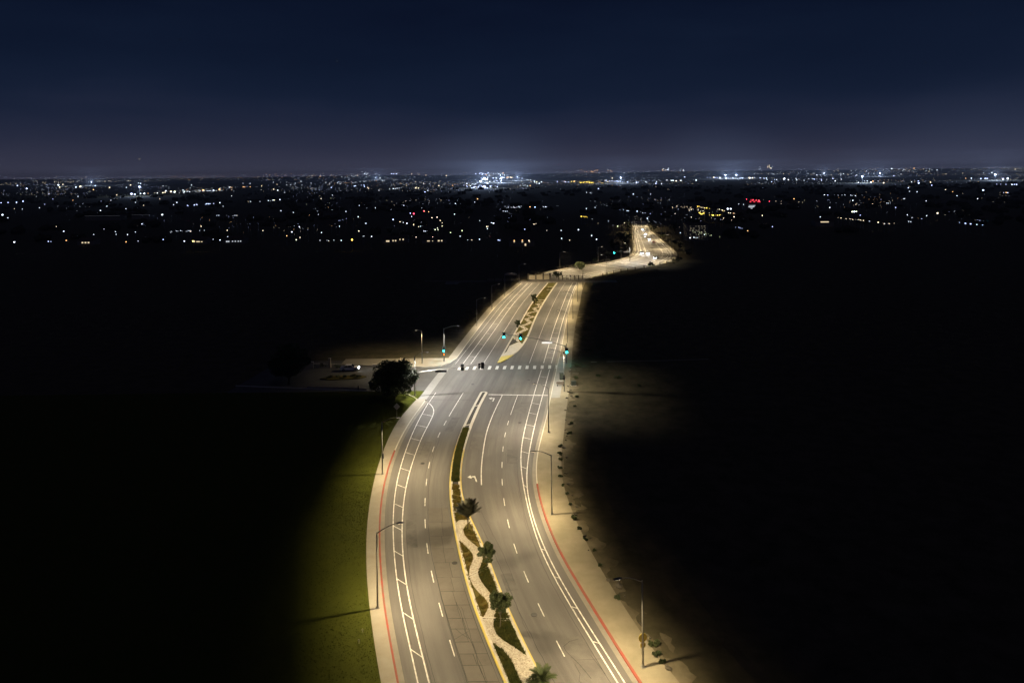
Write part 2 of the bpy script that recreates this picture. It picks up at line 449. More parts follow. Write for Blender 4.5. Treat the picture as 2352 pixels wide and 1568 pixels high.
def bank(k, y): return 0.10 - 0.22 * max(0.0, (k - 0.05) / 0.95) + 0.05 * math.sin(y * 0.21 + k * 9) * k
lawn = strip("lawn", lambda y: Lwalk(y) - 0.004, lambda y: -420, 34, 158, bank, "lawn", None, 3.0, 40)
tag(lawn, kind="structure")
lawn2 = strip("lawn_beyond_driveway", lambda y: Lkerb(y) - 2.2, lambda y: Lkerb(y) - 70, 186, 318, lambda k, y: 0.10 - 0.27 * k, "dirt", None, 4.0, 8)
tag(lawn2, kind="structure")

KERB = [(0, -0.02), (0, 0.13), (0.03, 0.15), (0.17, 0.15), (0.17, -0.02)]
def kerb(name, f, y0, y1, side, material, parent, o=0.0):
    """side -1: pavement lies to the left (west) of the line"""
    pts = curve_pts(f, y0, y1)
    prof = [(o + side * a, z) for a, z in KERB]
    return sweep(name, pts, prof, material, parent)

walk_l = strip("sidewalk_left", lambda y: Lkerb(y) - 0.17, Lwalk, 34, 152, 0.145, "concrete", None, 2.0, 2)
tag(walk_l, kind="structure")
sweep("kerb", curve_pts(Lkerb, 34, 124), [(0.02, -.02), (0, .12), (-.05, .153), (-.22, .153), (-.22, -.02)], "paint_red", walk_l)
kerb("kerb", Lkerb, 124, 151, -1, "kerb_concrete", walk_l)
walk_l2 = strip("sidewalk_left_beyond_driveway", lambda y: Lkerb(y) - 0.17, lambda y: Lkerb(y) - 2.2, 186, 312, 0.145, "concrete", None, 2.0, 2)
tag(walk_l2, kind="structure")
kerb("kerb", Lkerb, 186, 312, -1, "kerb_concrete", walk_l2)
walk_r = strip("sidewalk_right", lambda y: Rkerb(y) + 0.17, Rwalk, 34, 312, 0.145, "path_dirt", None, 2.0, 3)
tag(walk_r, kind="structure")
sweep("kerb", curve_pts(Rkerb, 34, 110), [(-0.02, -.02), (0, .12), (.05, .153), (.24, .153), (.24, -.02)], "paint_red", walk_r)
kerb("kerb", Rkerb, 110, 312, 1, "kerb_concrete", walk_r)
pad = strip("sidewalk_pad", lambda y: Rkerb(y) + 0.18, lambda y: Rkerb(y) + 2.1, 152, 186, 0.152, "apron", walk_r, 2.0, 1)
verge_r = strip("dirt_verge", Rwalk, lambda y: Rwalk(y) + 26, 34, 312, lambda k, y: 0.142 - 0.29 * min(1, k * 1.5) + 0.12 * math.sin(k * 31 + y * .13) * math.sin(y * .31 + k * 7) * min(k * 4, 1) * (1 - k), "dirt", None, 2.0, 18)
tag(verge_r, kind="structure")
strip("pale_edge", lambda y: Rwalk(y) - .05, lambda y: Rwalk(y) + 1.5 + .6 * math.sin(y * .37) + .5 * math.sin(y * 1.3 + 1) + .3 * math.sin(y * 3.1), 34, 250, lambda k, y: 0.149 - .03 * k, "verge_dirt", verge_r, 0.7, 2)  # paler ragged strip of dirt along the sidewalk

# gutters: pale concrete pans beside both kerbs
ribbon("gutter", curve_pts(Lkerb, 34, 151), 0.02, 0.55, 0.004, "gutter", road)
ribbon("gutter", curve_pts(Rkerb, 34, 312), -0.55, -0.02, 0.004, "gutter", road)

# driveway and car park on the left, between two kerb returns
drive = strip("driveway", lambda y: Lkerb(y) - 0.004, lambda y: Lkerb(y) - 46 - 0 * y, 155, 185, 0.0, "lot_asphalt", None, 2.0, 6)
tag(drive, kind="structure")
strip("apron", lambda y: Lkerb(y) - 1.9, lambda y: Lkerb(y) - 0.02, 152.2, 176, 0.006, "apron", drive, 2.0, 1)
def arc(cx, cy, r, a0, a1, n=14):
    return [(cx + r * math.cos(math.radians(a0 + (a1 - a0) * i / n)), cy + r * math.sin(math.radians(a0 + (a1 - a0) * i / n))) for i in range(n + 1)]
ret1 = [(Lkerb(152) - 1.9, 152.0), (-21.6, 153.6), (-23.2, 155.6), (-26, 157.2), (-33, 158.6), (-46, 160.6), (-64, 163.5)]
sweep("kerb", ret1, [(0, -0.02), (0, 0.16), (-0.18, 0.16), (-0.18, -0.02)], "kerb_concrete", drive)
ret2 = [(Lkerb(186), 186.0), (-16.4, 181), (-18.4, 178.3), (-22, 177.6), (-30, 178.6), (-44, 180.6), (-62, 184)]
sweep("kerb", ret2, [(0, -0.02), (0, 0.16), (0.18, 0.16), (0.18, -0.02)], "kerb_concrete", drive)
corner = MB()
corner.prism([(Lkerb(186) - 0.2, 186), (-16.6, 181.2), (-18.5, 178.6), (-22, 177.9), (-30, 178.9), (-44, 180.9), (-44, 186)], -0.1, 0.14)
corner.build("corner_pavement", "concrete", drive)

# ------------------------------------------------------------------ painted lines
PZ = 0.009
def line(name, f, y0, y1, w=0.13, m="paint_white", step=1.5, z=PZ):
    w *= .88
    return ribbon(name, curve_pts(f, y0, y1, step), -w / 2, w / 2, z, m, road)
line("lane_line", Lb1, 34, 150, 0.15)
line("lane_line", Lb2, 34, 149.6, 0.17, step=0.8)
line("lane_line", lambda y: Lkerb(y) + 0.95, 150, 157, 0.12)
line("lane_line", Rb1, 34, 174.2, 0.17)
line("lane_line", Rb2, 34, 174.2, 0.17)
line("lane_line", Rb1, 180.4, 312, 0.19)
line("lane_line", Rb2, 180.4, 312, 0.19)
line("lane_line", Rturn, 110, 154.8, 0.20)
line("lane_line", Rdash, 142, 154.8, 0.13)
line("lane_line", Ldash, 141.5, 156.5, 0.15)
line("lane_line", lambda y: Rdash(y), 180.4, 312, 0.12)
for o, w in ((-3.4, 0.14), (-6.6, 0.17), (-8.6, 0.17), (-10.5, 0.10)):
    line("lane_line", lambda y, o=o: Mleft(y) + o, 180.6, 312, w)
def dash(f, ya, yb, w=0.13): line("lane_dash", f, ya, yb, w, step=1.0)
for yc in (53.2, 59.3, 65.6, 72.2, 78.6, 85.1, 91.5, 98.0, 104.5, 111.2, 117.8, 124.6, 131.4, 137.6):
    dash(Ldash, yc - 1.25, yc + 1.25)
    dash(Rdash, yc - 1.45, yc + 0.95)
# ladders between the buffer lines
def rung(fa, fb, y, skew, w=0.11):
    xa, xb = fa(y), fb(y - skew)
    d = Vector((xb - xa, -skew, 0)); d.normalize(); n = Vector((-d.y, d.x, 0)) * w / 2
    b = MB()
    b.add([(xa - n.x, y - n.y, PZ + 0.003), (xb - n.x, y - skew - n.y, PZ + 0.003), (xb + n.x, y - skew + n.y, PZ + 0.003), (xa + n.x, y + n.y, PZ + 0.003)], [(0, 1, 2, 3)])
    return b.build("buffer_bar", "paint_white", road)
for y in (143.0, 136.7, 129.9, 123.3, 116.7, 110.5, 104.1, 97.5, 91.0, 84.7, 78.2, 72.1, 66.0, 59.6):
    rung(Lb1, Lb2, y, 1.3)
for y in (168.6, 162.5, 149.1, 143.0, 136.3, 129.7, 123.2, 116.8, 109.9, 91.1, 84.8, 78.9, 73.0, 66.9):
    rung(Rb1, Rb2, y, 1.0 if y > 100 else 0.35)
for y in (186, 191, 196.5, 202, 208, 214.5, 221, 236, 252, 268, 286, 304):
    rung(Rb1, Rb2, y, 0.6)
for i in range(9):
    y = 188 + i * 13.5
    rung(lambda y: Mleft(y) - 8.6, lambda y: Mleft(y) - 6.6, y, 1.0)
b = MB(); xa, xb = MrightA(155.5) + 0.35, Rkerb(155.5) - 0.6
b.add([(xa, 154.9, PZ + .002), (xb, 153.9, PZ + .002), (xb, 154.3, PZ + .002), (xa, 155.35, PZ + .002)], [(0, 1, 2, 3)])
b.build("stop_line", "paint_white", road)
for k in range(14):
    x = -14.0 + k * 1.865
    b = MB(); yo = 175.0 + 0.02 * k
    b.add([(x, yo, PZ + .006), (x + 0.72, yo, PZ + .006), (x + 0.95, yo + 3.0, PZ + .006), (x + 0.23, yo + 3.0, PZ + .006)], [(0, 1, 2, 3)])
    b.build("crosswalk_bar", "paint_white", road)
b = MB(); b.add([(4.9, 187.5, PZ + .004), (7.4, 187.5, PZ + .004), (7.5, 188.3, PZ + .004), (5.0, 188.3, PZ + .004)], [(0, 1, 2, 3)])
def arrow(cx, cy, s, rot):
    """left-turn arrow, stretched along the lane like all road arrows"""
    body = [(-0.10, -1.5), (0.12, -1.5), (0.12, 0.7), (-0.55, 0.7), (-0.55, 1.15), (-1.15, 0.5), (-0.55, -0.15), (-0.55, 0.28), (-0.10, 0.28)]
    ca, sa = math.cos(rot), math.sin(rot); vs = [(cx + s * (x * ca - y * sa), cy + s * (x * sa + y * ca), PZ + .004) for x, y in body]
    m = MB(); m.add(vs, [(0, 1, 2, 8), (2, 3, 7, 8), (4, 5, 6), (3, 4, 6, 7)]); return m.build("turn_arrow", "paint_white", road)
arrow(-6.35, 112.6, 1.0, math.radians(12)); arrow(-4.4, 151.9, 1.0, math.radians(-7))

# concrete slabs let into the inner lane of the left carriageway, with open joints
ROWS = [55.5, 58.2, 60.9, 63.4, 65.3, 67.4, 69.6, 71.3, 73.1, 75.2, 77.0, 79.4, 82.0, 84.9, 88.1, 91.4, 94.6, 98.4, 102.6]
ribbon("slab_joint", curve_pts(lambda y: (Ldash(y) + Mleft(y)) / 2 + 0.06, 55.6, 102.5), -1.42, 1.42, 0.0035, "tar", road)
for i in range(len(ROWS) - 1):
    y0, y1 = ROWS[i] + 0.03, ROWS[i + 1] - 0.03
    t = rng.uniform(0.5, 0.66)
    cuts = [0.13, t, 0.90]
    for j in range(2):
        b = MB(); q = random.Random(i * 7 + j)
        def at(k, y): return Ldash(y) + (Mleft(y) - Ldash(y)) * k
        a, c = cuts[j], cuts[j + 1]; g = 0.006
        sk0, sk1 = q.uniform(-.12, .12), q.uniform(-.12, .12)
        z = 0.0075 + q.uniform(0, 0.004)
        b.add([(at(a + g, y0), y0, z), (at(c - g, y0), y0 + sk0 * .3, z), (at(c - g, y1), y1 + sk1 * .3, z), (at(a + g, y1), y1, z)], [(0, 1, 2, 3)])
        b.build("concrete_slab", "slab_a" if q.random() < .55 else "slab_b", road)
# tar seals over cracks; the same strips also paint a cast shadow
def dark_strip(pts, w=0.05):
    b = MB(); L = offset_pts(pts, -w / 2); R = offset_pts(pts, w / 2)
    for p, q in zip(L, R): b.v += [(p[0], p[1], 0.0135), (q[0], q[1], 0.0135)]
    for i in range(len(pts) - 1): b.f.append((2 * i, 2 * i + 1, 2 * i + 3, 2 * i + 2)); b.m.append(0)
    return b.build("seal_or_shadow", "tar", road)
def wander(f, y0, y1, amp, seed, step=0.6):
    q = random.Random(seed); out = []; d = 0
    for y in samples(y0, y1, step):
        d = 0.8 * d + q.uniform(-amp, amp); out.append((f(y) + d, y))
    return out
dark_strip(wander(lambda y: Ldash(y) + 0.42, 55, 132, 0.03, 1), 0.055)
dark_strip(wander(lambda y: Ldash(y) + 2.1, 62, 80, 0.10, 2), 0.05)
dark_strip(wander(lambda y: Lb2(y) + 0.55, 56, 96, 0.03, 3), 0.04)
dark_strip(wander(lambda y: MrightA(y) + 0.95, 60, 98, 0.06, 4), 0.05)
dark_strip(wander(lambda y: MrightA(y) + 1.9, 84, 102, 0.04, 5), 0.045)
dark_strip(wander(lambda y: Rb1(y) - 0.7, 66, 120, 0.03, 6), 0.05)
dark_strip([(Rdash(72) + .4, 72.3), (Rdash(72) + 1.0, 73.0), (Rdash(72) + 2.0, 73.4)], 0.05)
dark_strip([(Rdash(72) + .35, 72.3), (Rdash(72) + .55, 71.5), (Rdash(70) + 1.2, 69.5), (Rdash(68) + 1.5, 67.6)], 0.05)
dark_strip([(Rdash(70) + .7, 70.2), (Rdash(70) + 3.3, 70.35)], 0.04)
dark_strip([(Rdash(70) + 2.4, 70.9), (Rdash(70) + 3.5, 68.2)], 0.045)
dark_strip([(Rdash(68) + .1, 69.6), (Rdash(68) + .5, 68.3), (Rdash(68) + .3, 67.3), (Rdash(66) + .9, 66)], 0.04)
dark_strip([(Ldash(74) + .5, 73.4), (Ldash(74) + 1.5, 74.3), (Ldash(74) + 2.1, 74.9)], 0.045)
dark_strip([(Ldash(74) + .6, 75.3), (Ldash(74) + 1.3, 74.4), (Ldash(74) + 2.2, 73.6)], 0.045)
for k in range(26):
    q = random.Random(500 + k); fl = (Ldash, Rdash, Rb1, Lb2)[k % 4]; o_ = q.uniform(-2.6, 2.4) * (1 if k % 4 < 2 else .4); ya = q.uniform(62, 150)
    if k % 3: dark_strip(wander(lambda y: fl(y) + o_, ya, ya + q.uniform(4, 13), .07, 700 + k), .035)
    else:
        x0 = fl(ya) + o_; dark_strip([(x0 + t_ * .45, ya + q.uniform(-.25, .25)) for t_ in range(5)], .035)
dark_strip([(-18.8, 152.0), (-14, 151.8), (-8.4, 151.6)], 0.16)  # shadow of the left mast arm, painted as a dark strip
dark_strip([(-4.2, 180.9), (2, 181.0), (7.6, 181.0)], 0.22)  # broad dark strip across the road past the crosswalk

# repaired patches and manholes
mat("patch_dark", (0.074, 0.070, 0.066), 0.85, 0.12, 0.6, (0.105, 0.099, 0.092), 0.2, 12, detail=9)
mat("patch_pale", (0.128, 0.119, 0.108), 0.85, 0.12, 0.6, (0.098, 0.092, 0.085), 0.2, 12, detail=9)
for (f, o0, o1, ya, yb, mt) in ((Rdash, -2.9, -1.5, 82.5, 86.0, "patch_dark"), (Rdash, .5, 2.9, 67.2, 73.2, "patch_pale"), (Ldash, -2.6, -1.2, 92, 99.5, "patch_dark"), (Ldash, -2.9, -.6, 121, 128, "patch_pale"),
                                 (Rdash, .8, 2.6, 118, 124, "patch_dark"), (Rturn, -2.4, -.5, 124, 133, "patch_pale"), (Rdash, .4, 2.9, 143, 150, "patch_pale"), (Ldash, .7, 2.3, 133, 141, "patch_dark"),
                                 (Rdash, -3.0, -.8, 205, 216, "patch_pale"), (Rdash, .6, 2.8, 226, 240, "patch_dark"), (Mleft, -3.0, -1.0, 214, 226, "patch_dark"), (Mleft, -6.0, -3.8, 240, 256, "patch_pale")):
    ribbon("asphalt_patch", curve_pts(f, ya, yb), o0, o1, 0.0055, mt, road)
for (x, y) in ((1.9, 77.5), (-7.6, 88.0), (-15.4, 118.5), (1.0, 137.5), (-9.5, 163.0), (3.4, 166.0), (8.5, 212), (-1.5, 200)):
    m = MB(); m.tube([(x, y, .001), (x, y, .016)], .36, 16); m.build("manhole_cover", "tar", road)

# ------------------------------------------------------------------ median islands
median = strip("median", lambda y: Mleft(y) + 0.40, lambda y: MrightA(y) - 0.40, 40, 156.2, 0.13, "bed_soil", None, 1.5, 3)
tag(median, kind="structure")
MK = [(0, -0.02), (0.03, 0.13), (0.20, 0.16), (0.50, 0.165), (0.50, 0.02)]
mi = [0, 0, 1, 1, 1]
sweep("kerb", curve_pts(Mleft, 40, 126), MK, ["paint_yellow", "kerb_concrete"], median, mi)
sweep("kerb", curve_pts(Mleft, 126, 156.2), MK, ["kerb_concrete", "kerb_concrete"], median, mi)
sweep("kerb", curve_pts(MrightA, 40, 124), [(-a, z) for a, z in MK], ["paint_yellow", "kerb_concrete"], median, mi)
sweep("kerb", curve_pts(MrightA, 124, 156.2), [(-a, z) for a, z in MK], ["kerb_concrete", "kerb_concrete"], median, mi)
nose = []
for i in range(9):
    a = math.pi - math.pi * i / 8; w = (MrightA(156.2) - Mleft(156.2)) / 2
    nose.append((Mleft(156.2) + w + w * math.cos(a), 156.2 + w * 0.85 * math.sin(a)))
sweep("kerb", nose, MK, ["kerb_concrete", "kerb_concrete"], median, mi)
b = MB(); b.prism(nose, 0.0, 0.12); b.build("soil_bed", "dark_mulch", median)
strip("soil_bed", lambda y: Mleft(y) + 0.33, lambda y: MrightA(y) - 0.33, 110, 156.3, 0.137, "dark_mulch", median, 1.5, 2)
strip("soil_bed", lambda y: Mleft(y) + 0.33, lambda y: MrightA(y) - 0.33, 40, 76.2, 0.137, "bed_green", median, 1.5, 2)
def clampx(x, y, m=0.34): return min(max(x, Mleft(y) + m), MrightA(y) - m)
PATH = [(5.5, 57, 1.1), (3.6, 61.5, 0.9), (2.3, 65.5, 1.15), (1.5, 67.9, 1.25), (0.5, 70.0, 0.95), (-0.92, 71.9, 0.65), (-2.4, 73.5, 0.6), (-3.05, 75.3, 0.55), (-2.9, 77.4, 0.5), (-2.65, 79.2, 0.42), (-3.31, 80.8, 0.5), (-4.39, 82.9, 0.58), (-5.0, 84.8, 0.5), (-5.0, 86.8, 0.55), (-4.75, 89.2, 0.55), (-5.45, 91.1, 0.62), (-6.9, 93.4, 0.58), (-7.7, 95.5, 0.62), (-7.6, 97.3, 0.75), (-6.95, 98.6, 0.8)]
pf = spline([p[1] for p in PATH], [p[0] for p in PATH]); wf = spline([p[1] for p in PATH], [p[2] for p in PATH])
def path_l(y): return clampx(pf(y) - wf(y) * 1.12, y)
def path_r(y): return clampx(pf(y) + wf(y) * 1.12, y)
strip("gravel_path", path_l, path_r, 57, 98.6, 0.150, "gravel", median, 0.5, 2)
def band(xa, ya, xb, yb, w=0.17):
    p = [(xa, ya), (xb, yb)]
    sweep("cross_band", p, [(-w - .10, 0.10), (-w - .10, 0.185), (-.10, 0.185), (-.10, 0.10)], "kerb_concrete", median)
    sweep("cross_band", p, [(.10, 0.10), (.10, 0.185), (w + .10, 0.185), (w + .10, 0.10)], "kerb_concrete", median)
    ribbon("drain_slot", p, -0.10, 0.10, 0.155, "tar", median)
band(Mleft(76.6) + .3, 76.7, MrightA(76.5) - .3, 76.4)
band(Mleft(84.5) + .3, 84.5, MrightA(86.8) - .3, 86.9)
sweep("cross_band", [(Mleft(101) + .3, 101.0), (MrightA(102.3) - .3, 102.3)], [(-.3, .1), (-.3, .18), (.3, .18), (.3, .1)], "kerb_concrete", median)
for y in (147.2, 136.0):
    sweep("cross_band", [(Mleft(y) + .3, y - .3), (MrightA(y) - .3, y + .4)], [(-.12, .1), (-.12, .18), (.12, .18), (.12, .1)], "kerb_concrete", median)

upper = strip("median_beyond_crosswalk", lambda y: Mleft(y) + 0.30, lambda y: MrightB(y) - 0.30, 184.5, 312, 0.13, "bed_green", None, 1.5, 3)
tag(upper, kind="structure")
sweep("kerb", curve_pts(Mleft, 184, 312), MK, ["kerb_concrete", "kerb_concrete"], upper, mi)
sweep("kerb", curve_pts(MrightB, 184, 312), [(-a, z) for a, z in MK], ["kerb_concrete", "kerb_concrete"], upper, mi)
b = MB(); b.prism([(Mleft(181) + .1, 180.9), (Mleft(181) + .75, 180.8), (MrightB(184.6), 184.6), (MrightB(188.5), 188.5), (Mleft(188) + .1, 187.0)], -0.02, 0.168)
b.build("nose_apron", "paint_yellow", upper)
b = MB(); b.prism([(Mleft(187.1) + .05, 187.1), (MrightB(188.6) - .02, 188.6), (MrightB(194) - .3, 194), (MrightB(200) - .4, 200.5), (MrightB(203) - 1.7, 203.2), (-1.2, 198.4), (Mleft(192) + .9, 192)], 0.0, 0.160)
b.build("nose_apron", "kerb_concrete", upper)
b = MB(); b.prism([(Mleft(189) + .35, 189), (Mleft(192) + .8, 192.1), (-1.3, 198.5), (0.9, 203.3), (Mleft(206) + 1.5, 206), (Mleft(206) + .35, 206)], 0.0, 0.152)
b.build("soil_bed", "dark_mulch", upper)
ZIG = [(0.9, 203.3), (0.44, 211.5), (3.9, 219.5), (2.5, 223.8), (5.5, 229.0), (4.1, 235.0), (6.9, 238.4), (4.0, 241.6), (5.7, 245.6), (8.3, 247.2), (7.3, 253.5), (9.9, 256.3), (8.8, 261.4), (11.1, 263.2)]
ribbon("gravel_path", ZIG, -0.75, 0.75, 0.150, "gravel", upper)
for y in (266, 269.5, 294, 300):
    ribbon("cross_band", [(MrightB(y) - 2.8, y), (MrightB(y) - .4, y)], -.5, .5, 0.16, "kerb_concrete", upper)

# stuff: loose pebbles on the path, low ground cover in the beds
def scatter_pebbles(name, f0, f1, y0, y1, n, parent):
    b = MB(); q = random.Random(5)
    while n:
        y = q.uniform(y0, y1); a, c = f0(y), f1(y)
        if q.random() > (c - a) / 3: continue
        x = q.uniform(a + .04, c - .04); s = q.uniform(.03, .075); n -= 1
        o = len(b.v); rz = q.uniform(0, 3)
        for dx, dy, dz in ((1, 0, 0), (0, 1, 0), (-1, 0, 0), (0, -1, 0), (0, 0, 1)):
            ex, ey = dx * s * 1.3, dy * s
            b.v.append((x + ex * math.cos(rz) - ey * math.sin(rz), y + ex * math.sin(rz) + ey * math.cos(rz), 0.149 + dz * s * .8))
        for t in ((0, 1, 4), (1, 2, 4), (2, 3, 4), (3, 0, 4)): b.f.append(tuple(i + o for i in t)); b.m.append(0)
    return tag(b.build(name, "pebble", parent), kind="stuff")
scatter_pebbles("pebbles", path_l, path_r, 60, 98.5, 9000, median)
q_ = random.Random(77)
def scatter_tufts(name, f0, f1, y0, y1, n, h, material, parent, keep, seed=3, z=0.13):
    b = MB(); q = random.Random(seed)
    while n:
        y = q.uniform(y0, y1); a, c = f0(y), f1(y); x = q.uniform(a, c)
        n -= 1
        if not keep(x, y): continue
        for _ in range(4):
            t = q.uniform(0, 6.28); r = q.uniform(.05, .16); hh = h * q.uniform(.4, 1.2); w = q.uniform(.02, .05)
            dx, dy = math.cos(t), math.sin(t); o = len(b.v); px, py = x + q.uniform(-.1, .1), y + q.uniform(-.1, .1)
            b.v += [(px - dy * w, py + dx * w, z), (px + dy * w, py - dx * w, z), (px + dx * r, py + dy * r, z + hh)]
            b.f.append((o, o + 1, o + 2)); b.m.append(0)
    return tag(b.build(name, material, parent), kind="stuff")
def off_path(x, y): return y > 98.6 or x < path_l(y) - .03 or x > path_r(y) + .03
scatter_tufts("ground_cover", lambda y: Mleft(y) + .4, lambda y: MrightA(y) - .4, 76.9, 110, 9000, 0.16, "ground_cover", median, lambda x, y: off_path(x, y) and (x + 4 * math.sin(y * .6)) % 3 > .8)
scatter_tufts("ground_cover", lambda y: Mleft(y) + .5, lambda y: MrightA(y) - .6, 60, 92, 9000, 0.24, "ground_cover_dark", median, lambda x, y: off_path(x, y) and ((y < 76.2) or (x > path_r(y) and y < 90)), 9)
scatter_tufts("ground_cover", lambda y: Mleft(y) + .36, lambda y: MrightA(y) - .36, 111, 134, 6000, 0.42, "ground_cover_dark", median, lambda x, y: True, 4)
scatter_tufts("grass", lambda y: Lwalk(y) - 13, lambda y: Lwalk(y) - .05, 64, 152, 26000, 0.10, "lawn", lawn, lambda x, y: x > Lwalk(y) - 13 * q_.random() ** 1.5, 16, 0.08)
scatter_tufts("ground_cover", lambda y: Mleft(y) + .5, lambda y: MrightB(y) - .5, 206, 300, 2200, 0.18, "ground_cover", upper, lambda x, y: True, 6)

# ------------------------------------------------------------------ the road beyond the junction
FAR = [(13.5, 304), (17.2, 314), (22, 327), (30, 342), (43, 357), (57, 370), (70, 386), (79, 404), (85, 428), (89, 455), (93, 485), (97, 515), (103, 560), (110, 610), (118, 660), (124, 705)]
def smooth_poly(p, n=6):
    out = []
    for i in range(len(p) - 1):
        p0, p1, p2, p3 = p[max(i - 1, 0)], p[i], p[i + 1], p[min(i + 2, len(p) - 1)]
        for k in range(n):
            t = k / n
            out.append(tuple(0.5 * (2 * p1[d] + (p2[d] - p0[d]) * t + (2 * p0[d] - 5 * p1[d] + 4 * p2[d] - p3[d]) * t * t + (3 * p1[d] - p0[d] - 3 * p2[d] + p3[d]) * t ** 3) for d in (0, 1)))
    return out + [p[-1]]
farpts = smooth_poly(FAR)
FK = [1.0 if p[1] < 385 else max(0.50, 1.0 - (p[1] - 385) / 430) for p in farpts]     # the road narrows beyond the bend
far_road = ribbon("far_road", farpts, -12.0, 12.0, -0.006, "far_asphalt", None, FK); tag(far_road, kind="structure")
for o in (-10.6, -8.8, -5.6, 5.6, 8.8, 10.6):
    ribbon("lane_line", farpts[14:], o - .13, o + .13, 0.006, "paint_white", far_road, FK[14:])
for o in (-12.6, 12.3):
    sweep("kerb", farpts[14:], [(o, -.02), (o, .15), (o + .3, .15), (o + .3, -.02)], "kerb_concrete", far_road, None, FK[14:])
for s in (-1, 1): ribbon("sidewalk", farpts[16:], s * 12.7, s * 14.6, 0.14, "concrete", far_road, FK[16:])
for i in (17, 27, 33, 45, 52):
    L_, R_ = offset_pts(farpts, -11.6, FK)[i], offset_pts(farpts, 11.6, FK)[i]
    L2, R2 = offset_pts(farpts, -11.6, FK)[i + 1], offset_pts(farpts, 11.6, FK)[i + 1]
    for a in [k / 16 for k in range(0, 16)] if i in (27, 45) else [None]:
        b = MB()
        if a is None:
            P_ = [(L_[0], L_[1]), (R_[0], R_[1])]
            d = .5
            b.add([(P_[0][0], P_[0][1], .012), (P_[1][0], P_[1][1], .012), (P_[1][0] + (R2[0] - R_[0]) * .15, P_[1][1] + (R2[1] - R_[1]) * .15, .012), (P_[0][0] + (L2[0] - L_[0]) * .15, P_[0][1] + (L2[1] - L_[1]) * .15, .012)], [(0, 1, 2, 3)])
            b.build("stop_line", "paint_white", far_road)
        else:
            def at_(u, v): return (L_[0] + (R_[0] - L_[0]) * u + (L2[0] - L_[0]) * v, L_[1] + (R_[1] - L_[1]) * u + (L2[1] - L_[1]) * v, .012)
            b.add([at_(a, .1), at_(a + .035, .1), at_(a + .035, .75), at_(a, .75)], [(0, 1, 2, 3)]); b.build("crosswalk_bar", "paint_white", far_road)
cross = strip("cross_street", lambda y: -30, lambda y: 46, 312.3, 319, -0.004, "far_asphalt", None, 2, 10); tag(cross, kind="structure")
ribbon("dark_band", [(-30, 319.6), (46, 318.6)], -.4, .4, 0.15, "dark_stone", cross)  # flat dark band along the far edge of the cross street
ribbon("footpath", [(-40, 321.5), (5, 320.5)], -.5, .5, 0.02, "concrete", cross)
tag(ribbon("dirt_path", smooth_poly([(15, 180.6), (26, 181.2), (38, 181.6), (50, 182.5)]), -0.4, 0.4, 0.03, "path_dirt"), kind="structure")
b = MB()
ridge = [(-14000, 44), (-9000, 50), (-5000, 36), (-2500, 52), (-800, 40), (600, 48), (2000, 60), (3600, 66), (5200, 58), (7000, 66), (10000, 60), (14000, 44)]
for i, (x, z) in enumerate(ridge):
    b.v += [(x, 10600, -1), (x, 11500, z), (x, 12300, -1)]
for i in range(len(ridge) - 1):
    o = i * 3; b.f += [(o, o + 3, o + 4, o + 1), (o + 1, o + 4, o + 5, o + 2)]; b.m += [0, 0]
tag(b.build("distant_hills", "woodland"), kind="structure")

# ------------------------------------------------------------------ street lamps
def luminaire_light(name, loc, rz, power, col, parent, back=(0.25, 1.25), front=(1.6, 4.2), size=0.14):
    """A street lamp's own light with a real lantern's spread: flat bat-wing beam along the road and a house-side shield."""
    L = bpy.data.lights.new(name, 'SPOT'); L.energy = power; L.color = col
    L.spot_size = math.radians(168); L.spot_blend = 0.25; L.shadow_soft_size = size
    L.use_nodes = True
    n, l = L.node_tree.nodes, L.node_tree.links
    em = n.get("Emission") or n.new("ShaderNodeEmission")
    tc = n.new("ShaderNodeTexCoord"); sp = n.new("ShaderNodeSeparateXYZ"); l.new(tc.outputs["Normal"], sp.inputs[0])
    def math_(op, a, c=None, clamp=False):
        m = n.new("ShaderNodeMath"); m.operation = op; m.use_clamp = clamp
        for i, v in enumerate((a, c)):
            if v is None: continue
            if isinstance(v, (int, float)): m.inputs[i].default_value = v
            else: l.new(v, m.inputs[i])
        return m.outputs[0]
    cz = math_('MAXIMUM', math_('ABSOLUTE', sp.outputs["Z"]), 0.08)
    bat = math_('MINIMUM', math_('POWER', cz, -0.95), 4.5)
    tx = math_('DIVIDE', sp.outputs["X"], cz)              # + towards the road
    ty = math_('ABSOLUTE', math_('DIVIDE', sp.outputs["Y"], cz))
    def fade(v, a, c):
        r = n.new("ShaderNodeMapRange"); r.interpolation_type = 'SMOOTHSTEP'
        r.inputs[1].default_value = a; r.inputs[2].default_value = c; r.inputs[3].default_value = 1; r.inputs[4].default_value = 0
        l.new(v, r.inputs[0]); return r.outputs[0]
    sgn = LAMP_SIGN
    k = math_('MULTIPLY', bat, fade(math_('MULTIPLY', tx, -sgn), *back))
    k = math_('MULTIPLY', k, fade(math_('MULTIPLY', tx, sgn), *front))
    k = math_('MULTIPLY', k, fade(ty, 1.4, 3.5))
    l.new(k, em.inputs["Strength"])
    ob = bpy.data.objects.new(name, L); ob.location = loc; ob.rotation_euler = (0, 0, rz)
    return link(ob, parent)
LAMP_SIGN = 1.0
WARM, NEUTRAL, COOL = (1.0, 0.79, 0.46), (1.0, 0.85, 0.60), (1.0, 0.96, 0.88)

